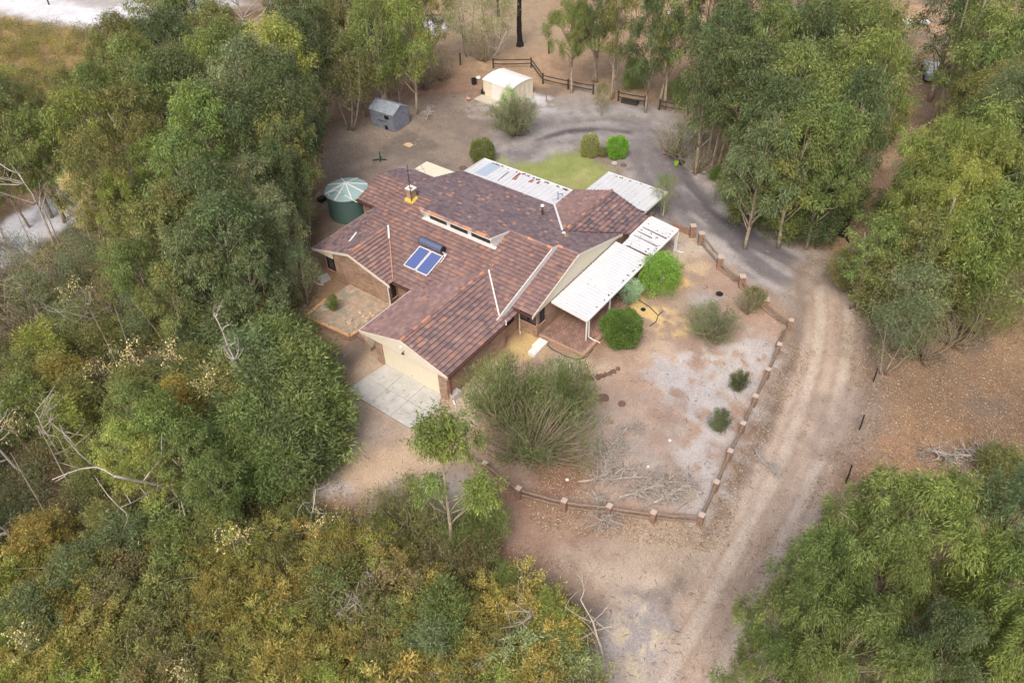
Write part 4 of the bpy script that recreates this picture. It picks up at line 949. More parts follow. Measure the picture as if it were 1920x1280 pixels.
# ------------------------------------------------------------------ log and brick-pillar fence
M_PB = basic("pillar_brick", C(148, 120, 104), rough=0.9, noise=0.3, scale=7); M_PC = basic("pillar_cap", C(196, 178, 164), rough=0.85, noise=0.12, scale=6)
fp = [(1058, 938), (1143, 948), (1226, 960), (1316, 965), (1344, 903), (1370, 845), (1394, 793), (1417, 742), (1441, 692), (1462, 645), (1484, 600), (1437, 561), (1393, 518), (1352, 482), (1316, 437), (1300, 423)]
fp = [(909, 868), (972, 915)] + fp
fz = [0.85] * 13 + [0.8, 0.9, 1.0, 1.05, 1.05]
fn = thing("log_fence", "low fence of brick pillars and grey logs enclosing the sandy front yard", "fence", tuple(at(*fp[5], 0)))
PP = []
M_BPI = M_BRX
for (px, py), z in zip(fp, fz):
    w = at(px, py, z); i = len(PP); PP.append(w); a = rnd.uniform(-0.1, 0.1) + (0.1 if i < 11 else 0.6 if i > 13 else 0.3); s = 0.15 if i < 13 else 0.21
    ca, sa = math.cos(a), math.sin(a)
    q = [(w[0] + u * ca - v * sa, w[1] + u * sa + v * ca) for u, v in ((-s, -s), (s, -s), (s, s), (-s, s))]
    mb = MB()
    for k in range(8):
        z0, z1 = k * z / 8 - (0.1 if k == 0 else 0), (k + 1) * z / 8 - 0.012
        mb.hexa([(x, y, z0) for x, y in q], [(x, y, z1) for x, y in q], (1, 1, 1))
    q2 = [(w[0] + (x - w[0]) * 0.94, w[1] + (y - w[1]) * 0.94) for x, y in q]; mb.hexa([(x, y, 0) for x, y in q2], [(x, y, z - 0.05) for x, y in q2])
    p = mb.build("pillar", M_PB, fn)
    q3 = [(w[0] + (x - w[0]) * 1.08, w[1] + (y - w[1]) * 1.08) for x, y in q]
    mb = MB(); mb.hexa([(x, y, z - 0.008) for x, y in q3], [(x, y, z + 0.05) for x, y in q3]); mb.build("cap", M_PC, p)
def log(a, b, r, name="rail", parent=fn, mat=M_LOG, sag=0.04):
    a, b = Vector(a), Vector(b); mb = MB(); n = 6; pts = []
    for i in range(n + 1):
        p = a.lerp(b, i / n); p += Vector((rnd.uniform(-1, 1), rnd.uniform(-1, 1), 0)) * 0.03; p.z -= sag * math.sin(math.pi * i / n); pts.append(p)
    mb.tube(pts, [r * rnd.uniform(0.85, 1.1) for _ in pts], 8); return mb.build(name, mat, parent)
for i in range(len(PP) - 1):
    a, b = PP[i], PP[i + 1]; d = (b - a)[:2]; d = d / np.linalg.norm(d)
    if i == 16: continue
    e = 0.18
    if i in (11, 12, 13, 14):
        log((a[0] + d[0] * e, a[1] + d[1] * e, 0.55), (b[0] - d[0] * e, b[1] - d[1] * e, 0.45), 0.07)
        log((a[0] + d[0] * e + .15, a[1] + d[1] * e, 0.2), (b[0] - d[0] * e - .1, b[1] - d[1] * e + .2, 0.12), 0.07)
        log((a[0] + d[0] * .5, a[1] + d[1] * .3 + 0.3, 0.1), (b[0] - d[0] * .5, b[1] - d[1] * .3 + .3, 0.1), 0.06)
    else:
        log((a[0] + d[0] * e, a[1] + d[1] * e, a[2] - 0.14), (b[0] - d[0] * e, b[1] - d[1] * e, b[2] - 0.14), 0.085)
        log((a[0] + d[0] * e, a[1] + d[1] * e, 0.33), (b[0] - d[0] * e, b[1] - d[1] * e, 0.3), 0.07)
a0 = at(868, 846, 0.7); log(tuple(a0), (PP[0][0] - 0.1, PP[0][1] + 0.15, 0.7), 0.085)
w0 = at(1262, 417, 0.5); w1 = at(1300, 432, 0.5)
mb = MB(); mb.bar((w0[0], w0[1], 0.25), (w1[0], w1[1], 0.25), 0.22, 0.5); tag(mb.build("garden_wall", M_PB, origin=(w0[0], w0[1], 0)), "short low brick wall between the carport corner and the first pillar", "wall")

# ------------------------------------------------------------------ timber paddock fences, posts
def timber_fence(pxs, label, zr=(0.95, 0.5), ext=None):
    P = [at(x, y, 0) for x, y in pxs]; o = thing("paddock_fence", label, "fence", tuple(P[0]))
    for w in P:
        mb = MB(); mb.tube([(w[0], w[1], -0.1), (w[0], w[1], 1.15)], 0.09, 7); mb.build("post", M_DARKW, o)
    for a, b in zip(P[:-1], P[1:]):
        for z in zr: log((a[0], a[1], z), (b[0], b[1], z), 0.06, "rail", o, M_DARKW)
    return o
timber_fence([(925, 128), (996, 127), (1018, 157), (1065, 168), (1112, 177)], "dark post and rail fence running behind and right of the cream shed")
timber_fence([(1159, 190), (1209, 199)], "short dark post and rail fence panel between the tree and the paddock gap")
timber_fence([(1236, 206), (1289, 216)], "short dark post and rail fence panel right of the paddock gap")
mb = MB(); a, b = at(1166, 188, 0.15), at(1196, 194, 0.15)
mb.bar(tuple(a), tuple(b), 0.7, 0.22); mb.bar((a[0], a[1], 0.35), (b[0], b[1], 0.35), 0.5, 0.08)
tag(mb.build("log_trough", M_DARKW, origin=(a[0], a[1], 0)), "low dark timber trough lying beneath the short fence panel", "trough")
for px, py, h, lab, m in ((863, 122, 1.3, "lone dark post in the paddock left of the cream shed", M_DARKW), (1029, 101, 1.4, "mossy upright post in the orange paddock below the leafy tree", M_DARKW),
                          (1024, 190, 0.9, "short thin stake on the white ash behind the yard track", M_LOG), (1697, 352, 2.6, "thin dark leaning post in the clearing amid the right hand trees", M_DARKW),
                          (1637, 715, 1.1, "thin dark star picket right of the sandy track, farthest up", M_BLACK), (1611, 805, 1.2, "thin dark star picket right of the sandy track, middle one", M_BLACK),
                          (1585, 905, 1.5, "thin dark star picket right of the sandy track, beside the big gum crown", M_BLACK), (92, 9, 2.6, "dark post on the white road at the top left", M_DARKW),
                          (683, 236, 1.6, "leaning timber pole propped at the left corner of the tin shed", M_LOG)):
    w = at(px, py, 0); mb = MB(); r_ = 0.10 if m is M_DARKW else 0.05
    mb.tube([(w[0], w[1], -0.1), (w[0] + 0.03, w[1], h * 0.5), (w[0] + 0.1, w[1] + 0.05, h)], [r_, r_ * 0.95, r_ * 0.8], 7)
    mb.lathe((w[0] + 0.1, w[1] + 0.05, h), [(r_ * 0.95, -0.04), (r_ * 0.7, 0.02), (0, 0.03)], 7)
    tag(mb.build("fence_post", m, origin=(w[0], w[1], 0)), lab, "post", "lone posts around the clearing")

# ------------------------------------------------------------------ small things in the yard
def small(name, label, cat, px, py, fn_, mat, z=0.0, group=None):
    w = at(px, py, z); mb = MB(); fn_(mb, w); o = mb.build(name, mat, origin=(w[0], w[1], z)); return tag(o, label, cat, group)
def disc(r, h=0.05): return lambda mb, w: mb.lathe((w[0], w[1], 0), [(r * 1.25, -0.02), (r * 1.25, h * 0.6), (r * 1.02, h * 0.7), (r, h), (r * 0.8, h), (r * 0.75, h * 0.5), (0, h * 0.5)], 18)
small("drain_lid", "larger dark round tank lid set in the reddish sand", "lid", 1132, 746, disc(0.28, 0.09), M_STONE)
small("drain_lid", "smaller dark round tank lid in the reddish sand, right of its twin", "lid", 1166, 757, disc(0.2, 0.08), M_STONE)
small("drain_lid", "dark round lid on grey ground near the lawn and lime bush", "lid", 1169, 310, disc(0.25), M_STONE)
small("drain_lid", "pale round lid at the lawn edge left of the dark lid", "lid", 1152, 306, disc(0.22), M_CONC)
small("drain_lid", "dark round hole cover in the sand beyond the round shrubs", "lid", 1349, 551, disc(0.22), M_BLACK)
small("drain_lid", "round concrete drain cover with dark centre beside the white rear verandah", "lid", 868, 315, disc(0.3), M_STONE)
small("drain_lid", "small black cap on the yellow sand near the patio hose", "lid", 1206, 580, disc(0.15), M_BLACK)
small("sand_ring", "round stone ring in the sand behind the patio corner post", "ring", 1271, 462, lambda mb, w: mb.tube([(w[0] + 0.55 * math.cos(t * 0.5), w[1] + 0.55 * math.sin(t * 0.5), 0.05) for t in range(13)], 0.05, 6), M_CONC)
small("stone_ring", "buried round edging ring on the raised garden bed", "ring", 613, 574, lambda mb, w: mb.tube([(w[0] + 0.4 * math.cos(t * 0.5), w[1] + 0.4 * math.sin(t * 0.5), 0.38) for t in range(13)], 0.05, 6), M_CONC, 0.36)
small("sheet_offcut", "flat orange board lying on the grey ground behind the house", "board", 766, 272, lambda mb, w: mb.hexa([(w[0] + a, w[1] + b, 0.0) for a, b in ((-.35, -.4), (.25, -.45), (.4, .2), (.1, .45), (-.3, .4))], [(w[0] + a, w[1] + b, 0.04) for a, b in ((-.35, -.4), (.25, -.45), (.4, .2), (.1, .45), (-.3, .4))]), basic("orange_board", C(214, 180, 142)))
def chair_box(mb, w):
    q = [(-.55, -.45), (.5, -.5), (.6, .35), (-.45, .45)]
    mb.hexa([(w[0] + a, w[1] + b, 0) for a, b in q], [(w[0] + a * .95, w[1] + b * .95, 0.35) for a, b in q]); mb.hexa([(w[0] + a * 1.03, w[1] + b * 1.03, 0.352) for a, b in q], [(w[0] + a, w[1] + b, 0.40) for a, b in q])
small("storage_box", "pale grey box on the sand beside the garage downpipe", "box", 852, 742, lambda mb, w: (mb.hexa([(w[0] + a * .75, w[1] + b * .75, 0) for a, b in ((-.5, -.4), (.5, -.5), (.55, .4), (-.4, .45))], [(w[0] + a * .72, w[1] + b * .72, 0.42) for a, b in ((-.5, -.4), (.5, -.5), (.55, .4), (-.4, .45))])), M_CONC)
small("gas_meter_cover", "white flat rectangular box lid beside the patio corner", "box", 1012, 650, lambda mb, w: (mb.box(w[0] - .45, w[1] - .32, 0, w[0] + .45, w[1] + .32, 0.26), mb.box(w[0] - .5, w[1] - .36, 0.262, w[0] + .5, w[1] + .36, 0.31)), M_WHITE)
small("storage_box", "white box with dark holes next to the flat lid by the patio", "box", 1002, 662, lambda mb, w: (mb.box(w[0] - .36, w[1] - .3, 0, w[0] + .3, w[1] + .3, 0.28), mb.box(w[0] - .3, w[1] - .24, 0.28, w[0] + .1, w[1] + .2, 0.34)), M_WHITE)
def hose(pts, label, mat=M_BLACK, r=0.025):
    P = [tuple(at(x, y, 0) + np.array([0, 0, 0.05])) for x, y in pts]
    Q = []
    for i in range(len(P) - 1):
        for k in range(4): Q.append(Vector(P[i]).lerp(Vector(P[i + 1]), k / 4) + Vector((0, 0, 0)))
    Q.append(Vector(P[-1])); mb = MB(); mb.tube(Q, r, 6); tag(mb.build("garden_hose", mat, origin=P[0]), label, "hose")
hose([(1018, 640), (1035, 655), (1060, 668), (1082, 675), (1100, 670), (1112, 655)], "thin dark hose curving round the brick patio corner")
hose([(1196, 562), (1218, 576), (1234, 592), (1230, 604), (1218, 612)], "black hose on the yellow sand below the lime green shrub")
hose([(1234, 592), (1243, 584)], "short dark branch of hose joining the sand hose")
small("play_ball", "bright pink ball on the edge of the grey track", "ball", 1245, 290, lambda mb, w: mb.lathe((w[0], w[1], 0.16), [(0, -0.16), (0.11, -0.11), (0.16, 0), (0.11, 0.11), (0, 0.16)], 12), M_PINK)
tt = thing("toy_trolley", "small lime green and black toy cart lying by the grey track", "toy", tuple(at(1271, 309)))
w = at(1268, 310); mb = MB(); mb.lathe((w[0], w[1], 0.02), [(0.0, 0.0), (0.2, 0.02), (0.22, 0.35), (0.15, 0.36), (0.13, 0.1), (0, 0.1)], 14); mb.build("bucket", M_LIME, tt)
w = at(1277, 307); mb = MB(); mb.hexa([(w[0] - .25, w[1] - .3, 0.05), (w[0] + .35, w[1] - .25, 0.05), (w[0] + .3, w[1] + .3, 0.05), (w[0] - .2, w[1] + .25, 0.05)], [(w[0] - .2, w[1] - .2, 0.35), (w[0] + .25, w[1] - .2, 0.3), (w[0] + .25, w[1] + .2, 0.3), (w[0] - .15, w[1] + .2, 0.4)]); mb.build("body", M_BLACK, tt)
for dx, dy in ((-.2, -.3), (.3, .3)):
    mb = MB(); mb.tube([(w[0] + dx, w[1] + dy - .04, 0.12), (w[0] + dx, w[1] + dy + .04, 0.12)], 0.12, 12); mb.build("wheel", M_BLACK, tt)
small("white_pipe", "curved white pipe piece on dark litter right of the toy cart", "pipe", 1311, 322, lambda mb, w: mb.tube([(w[0] - .5, w[1] + .6, 0.08), (w[0], w[1] + .1, 0.12), (w[0] + .1, w[1] - .6, 0.08)], 0.07, 8), M_WHITE)
small("tyre", "old black tyre leaning at the corner of the cream shed pad", "tyre", 909, 176, lambda mb, w: [mb.lathe((w[0], w[1], z), [(0.22, 0), (0.38, 0.02), (0.42, 0.1), (0.38, 0.18), (0.22, 0.2)], 16) for z in (0.0, 0.21)], M_BLACK)
def drum(mb, w): mb.lathe((w[0], w[1], 0), [(0.27, 0), (0.28, 0.28), (0.29, 0.3), (0.28, 0.32), (0.28, 0.6), (0.3, 0.62), (0.25, 0.62), (0.25, 0.5), (0, 0.5)], 16)
small("metal_drum", "dark square bin left of the cream shed", "bin", 889, 158, drum, M_BLACK)
small("paper_bag", "small white bag on orange litter above the dark bin", "bag", 897, 149, lambda mb, w: mb.blob((w[0], w[1], 0.18), 0.28, random.Random(3)), M_WHITE)
small("sand_bag", "pale tan sack on the litter below the cream shed", "bag", 878, 188, lambda mb, w: mb.blob((w[0], w[1], 0.18), 0.28, random.Random(5)), M_TCOT)
small("garden_tap", "dark green tap stand lying on the grey yard ground", "tap", 713, 300, lambda mb, w: (mb.tube([(w[0] - .5, w[1] + .5, 0.06), (w[0], w[1], 0.1), (w[0] + .3, w[1] - .5, 0.06)], 0.07, 6), mb.tube([(w[0], w[1], 0.08), (w[0] + .05, w[1], 0.9)], 0.04, 6), mb.tube([(w[0] - .3, w[1] - .3, 0.06), (w[0] + .4, w[1] + .3, 0.06)], 0.06, 6)), basic("dark_green_metal", C(48, 72, 68)))
small("white_pipe", "bent white pipe on the ground left of the front wing", "pipe", 602, 533, lambda mb, w: mb.tube([(w[0] - .1, w[1] + .6, 0.07), (w[0] - .2, w[1] + .2, 0.1), (w[0], w[1] - .3, 0.07)], 0.05, 7), M_WHITE)
small("paving_slab", "broken concrete slab beside the wing window", "slab", 607, 524, lambda mb, w: mb.hexa([(w[0] + a, w[1] + b, 0) for a, b in ((-.5, -.3), (.3, -.5), (.7, .3), (-.1, .6))], [(w[0] + a, w[1] + b, .06) for a, b in ((-.5, -.3), (.3, -.5), (.7, .3), (-.1, .6))]), M_CONC)
small("black_bucket", "small black crate on the leaf litter left of the tank", "crate", 604, 377, lambda mb, w: (mb.box(w[0] - .3, w[1] - .25, 0, w[0] + .3, w[1] + .25, 0.3), mb.box(w[0] - .34, w[1] - .29, .302, w[0] + .34, w[1] + .29, 0.36)), M_BLACK)
# curved line of edging stones
r = random.Random(21)
for i in range(34):
    t_ = r.random(); px = 1094 + 70 * t_ + r.uniform(-2, 2); py = 711 - 22 * t_ ** 2 + r.uniform(-5, 5) * (1.2 - t_)
    w = at(px, py); mb = MB(); s = r.uniform(0.08, 0.16); mb.blob((w[0], w[1], s * 0.4), s, r, 6, 4)
    tag(mb.build("edging_stone", M_STONE, origin=(w[0], w[1], 0)), "dark fist-sized stone in the curved stone edging on the front sand", "stone", "stones of the curved edging")
for i, (px, py) in enumerate(((676, 586), (681, 594), (690, 597), (695, 588), (688, 603), (700, 592), (668, 614), (672, 610), (659, 601), (655, 605))):
    w = at(px, py, 0.36); mb = MB(); s = r.uniform(0.13, 0.24); mb.blob((w[0], w[1], 0.4), s, r, 6, 4)
    tag(mb.build("bed_stone", basic("pale_stone", C(196, 172, 146), noise=0.2, scale=6) if i == 0 else bpy.data.materials["pale_stone"], origin=(w[0], w[1], 0.36)), "pale rock scattered on the raised garden bed", "rock", "rocks on the raised garden bed")
for i, (px, py, s, lab) in enumerate(((1047, 800, 0.11, "white rock right of the big grey green bush"), (1277, 568, 0.0, ""), (1215, 875, 0.09, "white rock on the sand above the dead branches"), (1256, 826, 0.10, "pale rock in the middle of the front sand"), (1064, 900, 0.12, "small white rock near the lower log fence"), (905, 757, 0.22, "flat white rock in the sand beside the garage"))):
    if s: w = at(px, py); mb = MB(); mb.blob((w[0], w[1], s * 0.5), s, r, 7, 4); tag(mb.build("rock", M_WHITE, origin=(w[0], w[1], 0)), lab, "rock")
# vehicle parts and rubbish beyond the trees at the top right
jv = thing("wrecked_car", "partly hidden silver car wreck in the gap between the right hand trees", "car", tuple(at(1745, 145)))
jw = at(1744, 143); ja = math.radians(20)
Wj = frame2((jw[0] , jw[1], 0), ja)
mb = MB(); mb.hexa([Wj(u, v, 0.35) for u, v in ((-2, -.8), (2, -.8), (2, .8), (-2, .8))], [Wj(u, v, 0.85) for u, v in ((-1.95, -.75), (1.9, -.7), (1.9, .7), (-1.95, .75))]); mb.build("body", M_GALV, jv)
mb = MB(); mb.hexa([Wj(u, v, 0.852) for u, v in ((-1.2, -.7), (1.0, -.68), (1.0, .68), (-1.2, .7))], [Wj(u, v, 1.35) for u, v in ((-.8, -.55), (.5, -.55), (.5, .55), (-.8, .55))]); mb.build("cabin", M_WHITE, jv)
mb = MB(); mb.hexa([Wj(u, v, 0.95) for u, v in ((.72, -.6), (.98, -.6), (.98, .6), (.72, .6))], [Wj(u, v, 1.3) for u, v in ((.52, -.5), (.6, -.5), (.6, .5), (.52, .5))]); mb.build("windscreen", M_GDARK, jv)
for u, v in ((-1.3, -.85), (1.3, -.85), (-1.3, .7), (1.3, .7)):
    mb = MB(); mb.tube([Wj(u, v, 0.32), Wj(u, v + 0.18, 0.32)], 0.32, 14); mb.build("wheel", M_BLACK, jv)
for px, py, lab in ((1697, 44, "small pile of white rubbish on the bare track at the top right"), (1724, 43, "crumpled pale sheet and dark bin at the top right clearing"), (1645, 43, "half hidden white board behind the top right trees"), (1262, 28, "white sheet lying among the thin trunks at the top")):
    w = at(px, py); rr_ = random.Random(px); mb = MB()
    for k in range(3): mb.blob((w[0] + rr_.uniform(-.5, .5), w[1] + rr_.uniform(-.8, .8), 0.2), rr_.uniform(0.35, 0.6), rr_, 6, 4, 0.35, 0.5)
    tag(mb.build("rubbish_pile", M_WHITE, origin=(w[0], w[1], 0)), lab, "rubbish")

# ------------------------------------------------------------------ vegetation
def unit(v): return v / (np.linalg.norm(v, axis=-1, keepdims=True) + 1e-9)
def leaf_quads(P, D, Ln, Wd, rng, curl=0.25):
    n = len(P); R_ = unit(rng.normal(size=(n, 3))); S = unit(np.cross(D, R_))
    Ln = Ln * rng.uniform(0.6, 1.3, (n, 1)); Wd = Wd * rng.uniform(0.7, 1.3, (n, 1))
    mid = P + D * Ln * 0.45; mid[:, 2] += (curl * Ln[:, 0] * 0.25)
    return np.stack([P, mid + S * Wd * 0.5, P + D * Ln, mid - S * Wd * 0.5], 1)
def clump_leaves(cs, rs, per, rng, Ln, Wd, out=0.6, down=0.7, rand=0.4, flat=0.8, upbias=0.0, hollow=0.45, cvar=0.13, hue=0.045, spray=0.30, hang=1.5):
    V = []; K = []
    for c, r_ in zip(cs, rs):
        ns = max(5, int(17 * r_ ** 1.6)); o = unit(rng.normal(size=(ns, 3))); o[:, 2] = np.where(rng.random(ns) < upbias, np.abs(o[:, 2]), o[:, 2])
        rad = r_ * (hollow + (1.12 - hollow) * rng.random((ns, 1))); S = np.array(c) + o * rad * np.array([1, 1, flat]); m = int(per * r_ ** 2 / ns) + 1
        b = 1 + rng.normal() * cvar; h = rng.normal() * hue; sb = b * (1 + rng.normal(size=ns) * 0.12)
        s = spray * (0.7 + 0.6 * rng.random((ns, 1)))
        o2 = np.repeat(o, m, 0); n = len(o2); off = rng.normal(size=(n, 3)) * np.repeat(s, m, 0) * np.array([0.62, 0.62, 0.62 * hang]); P = np.repeat(S, m, 0) + off
        D = o2 * out + unit(off) * 0.25; D[:, 2] -= down; D = unit(D + rng.normal(size=(n, 3)) * rand)
        V.append(leaf_quads(P, D, Ln, Wd, rng))
        k = np.array([1 + h, 1.0, 1 - h * 0.5]) * np.repeat(sb, m)[:, None] * (1 + rng.normal(size=(n, 1)) * 0.20); y = rng.random((n, 1)) < 0.05; k = np.where(y, k * np.array([1.5, 1.35, 1.2]), k)
        K.append(np.clip(k, 0.3, 2.6))
    return np.concatenate(V), np.concatenate(K)
BARK = (1, 1, 1)
def branch(mb, a, b, r0, r1, rng, n=5, wig=0.12, sides=6):
    a, b = np.array(a, float), np.array(b, float); L_ = np.linalg.norm(b - a); pts = []
    w1 = rng.normal(size=3) * wig * L_ * 0.5
    for i in range(n + 1):
        t_ = i / n; p = a + (b - a) * t_ + w1 * math.sin(math.pi * t_) + rng.normal(size=3) * wig * L_ * 0.08 * (0 < i < n)
        pts.append(tuple(p))
    mb.tube(pts, [r0 + (r1 - r0) * i / n for i in range(n + 1)], sides); return pts
PROTO = {}
def bark_mesh(mb, name, mat):
    me = bpy.data.meshes.new(name); me.from_pydata([tuple(v) for v in mb.v], [], mb.f)
    a = me.color_attributes.new("tint", 'FLOAT_COLOR', 'CORNER'); a.data.foreach_set("color", np.ones(len(me.loops) * 4, dtype=np.float32))
    me.polygons.foreach_set("use_smooth", [True] * len(me.polygons)); me.materials.append(mat); me.update(); return me
def make_tree(kind, seed, H, R, base, ncl, clr, per, Ln, Wd, stems=1, tr=0.16, lobe=0.28, **kw):
    rng = np.random.default_rng(seed); mb = MB(); cs = []; rs = []
    for i in range(ncl):
        t_ = (i + 0.5) / ncl; z = H * (base + (0.97 - base) * t_ ** 0.85); env = R * (math.sin(math.pi * min(1, 0.18 + 0.80 * t_)) ** 0.75)
        a = i * 2.399 + rng.uniform(-.5, .5); q = env * (0.35 + 0.7 * rng.random() ** 0.5)
        cs.append([q * math.cos(a), q * math.sin(a), z]); rs.append(clr * rng.uniform(0.7, 1.25))
    cs = np.array(cs); ph = rng.uniform(0, 6.28, 3); an = np.arctan2(cs[:, 1], cs[:, 0]); lob = 1 + lobe * (np.sin(an * 2 + ph[0] + cs[:, 2] * 0.5) * .6 + np.sin(an * 3 + ph[1]) * .4)
    cs[:, 0] *= lob; cs[:, 1] *= lob; cs[:, 2] += rng.normal(size=len(cs)) * clr * 0.35
    V, K = clump_leaves(cs, rs, per, rng, Ln, Wd, **kw)
    for s in range(stems):
        a = rng.uniform(0, 6.28); b0 = np.array([math.cos(a), math.sin(a), 0]) * (0.0 if stems == 1 else 0.35); lean = rng.normal(size=2) * (0.25 if stems == 1 else 0.8)
        top = np.array([lean[0], lean[1], H * 0.82]); tp = branch(mb, b0 - [0, 0, .2], top, tr, tr * 0.25, rng, 8, 0.04, 8)
        for i in range(s, ncl, stems):
            c = cs[i]
            if c[2] < H * base * 0.9: continue
            hz = max(0.15, min(0.95, (c[2] / H - 0.22) / 0.82)); k = hz * 8; j = int(k); p = np.array(tp[j]) * (1 - (k - j)) + np.array(tp[min(j + 1, 8)]) * (k - j)
            branch(mb, p, c, tr * (1 - 0.75 * hz) * 0.5, 0.012, rng, 4, 0.12, 5)
    PROTO[kind] = (quads_mesh(kind + "_crown", V, K, M_LEAF), bark_mesh(mb, kind + "_trunk", M_BARK), H)
    return PROTO[kind]
# tall willowy gums
for k in range(4):
    make_tree("gum%d" % k, 100 + k, 12.0, 2.45 + 0.25 * (k % 3), 0.36, 32, 0.78, 720, 0.26, 0.062, stems=1 + (k % 2), tr=0.17, spray=0.27, out=0.55, down=0.85, rand=0.35, upbias=0.3)
# large leafy gums seen from close by
for k in range(3):
    make_tree("big%d" % k, 130 + k, 11.0, 3.4, 0.50, 32, 0.78, 1700, 0.23, 0.036, stems=1 + k, tr=0.2, spray=0.25, lobe=0.35, out=0.6, down=0.8, rand=0.35, upbias=0.4, cvar=0.12, hue=0.045)
# bushy wattles, foliage to the ground
for k in range(3):
    make_tree("wattle%d" % k, 150 + k, 4.2, 1.9, 0.12, 30, 0.68, 820, 0.24, 0.05, stems=4, tr=0.06, out=0.9, down=0.05, rand=0.45, upbias=0.6, flat=0.9)
# open, wispy thin trees
for k in range(3):
    make_tree("wisp%d" % k, 170 + k, 9.0, 2.1, 0.35, 22, 0.95, 220, 0.30, 0.05, stems=3, tr=0.07, out=0.5, down=0.4, rand=0.6, hollow=0.2)
# low heath scrub
for k in range(4):
    make_tree("scrub%d" % k, 190 + k, 1.9, 1.1, 0.15, 16, 0.48, 1700, 0.12, 0.03, stems=4, tr=0.03, spray=0.15, hang=0.9, out=0.8, down=-0.35, rand=0.5, upbias=0.7, hollow=0.3)
# dense clipped shrub
def make_ball(kind, seed, R, H, n, Ln=0.09, Wd=0.07, sq=2.0):
    rng = np.random.default_rng(seed); o = unit(rng.normal(size=(n, 3))); e = (np.abs(o) ** sq).sum(1, keepdims=True) ** (-1 / sq)
    lump = 1 + 0.09 * np.sin(o[:, :1] * 6 + seed) + 0.09 * np.cos(o[:, 1:2] * 7) * np.sin(o[:, 2:] * 5 + 1) + 0.05 * np.sin(o[:, 1:2] * 15) * np.cos(o[:, :1] * 13)
    P = o * e * np.array([R, R, H / 2]) * (0.78 + 0.24 * rng.random((n, 1))) * lump + [0, 0, H / 2]
    D = unit(o + rng.normal(size=(n, 3)) * 0.6); V = leaf_quads(P, D, Ln, Wd, rng); lum = 1 + 0.2 * np.sin(P[:, :1] * 5 + 1) * np.sin(P[:, 1:2] * 5) * np.cos(P[:, 2:] * 4)
    K = np.clip(lum * (1 + rng.normal(size=(n, 1)) * 0.25), 0.3, 2.5) * np.array([1, 1, 1]); mb = MB()
    for s in range(5): a = s * 1.25; branch(mb, (0.05 * math.cos(a), 0.05 * math.sin(a), -0.1), (R * .5 * math.cos(a), R * .5 * math.sin(a), H * 0.7), 0.04, 0.015, rng, 4, 0.1, 5)
    PROTO[kind] = (quads_mesh(kind + "_crown", V, K, M_LEAF), bark_mesh(mb, kind + "_trunk", M_BARK), H)
make_ball("ball", 301, 1.3, 2.4, 26000); make_ball("cubeball", 302, 0.75, 1.8, 14000, 0.07, 0.055, 3.2)
def make_feather(kind, seed, H, R, nst, per, Ln, Wd, tuft=0.35, bare=0.35, rise=0.7, lobes=0):
    """many upright or arching stems carrying tufts of needles"""
    rng = np.random.default_rng(seed); mb = MB(); P = []; D = []
    LB = [(rng.uniform(0, 6.28), R * (0.3 + 0.7 * rng.random() ** 0.6), rng.uniform(0.7, 1.1)) for _ in range(lobes)]
    for s in range(nst):
        a = rng.uniform(0, 6.28); q = R * rng.random() ** 0.6; hm = 1.0
        if lobes: a, q, hm = LB[s % lobes]; a += rng.normal() * 0.16; q = min(R, abs(q + rng.normal() * 0.3))
        tip = hm * np.array([q * math.cos(a), q * math.sin(a), H * (0.45 + 0.55 * (1 - (q / R) ** 2) ** 0.5 * rng.uniform(0.75, 1))])
        pts = branch(mb, (0.15 * math.cos(a), 0.15 * math.sin(a), -0.1), tip, 0.045, 0.008, rng, 6, 0.10, 5)
        for k in range(2, 7):
            if rng.random() < bare and k < 5: continue
            p = np.array(pts[min(k, 6)]); m = per; c = p + rng.normal(size=(m, 3)) * tuft * 0.45; P.append(c); d = (tip - np.array(pts[0])) * 0.3; d[2] += rise; D.append(unit(unit(d)[None] + rng.normal(size=(m, 3)) * 0.45))
            if rng.random() < 0.5: e = p + rng.normal(size=3) * [0.4, 0.4, 0.25]; branch(mb, p, e, 0.014, 0.005, rng, 2, 0.1, 4)
    P = np.concatenate(P); D = np.concatenate(D); V = leaf_quads(P, D, Ln, Wd, rng, 0)
    K = np.clip(1 + rng.normal(size=(len(P), 1)) * 0.22 + 0.2 * np.sin(P[:, :1] * 2 + P[:, 1:2] * 1.5), 0.3, 2.2) * np.array([1, 1, 1])
    PROTO[kind] = (quads_mesh(kind + "_crown", V, K, M_LEAF), bark_mesh(mb, kind + "_trunk", M_TWIG), H)
make_feather("feather0", 401, 4.6, 3.7, 190, 20, 0.24, 0.026, 0.30, 0.5, 0.6, 34); make_feather("feather1", 402, 3.0, 1.7, 60, 40, 0.26, 0.022); make_feather("feather2", 403, 2.2, 1.1, 30, 60, 0.16, 0.03, 0.3, 0.2)
make_feather("twiggy", 404, 2.6, 1.6, 50, 6, 0.16, 0.025, 0.4, 0.5)
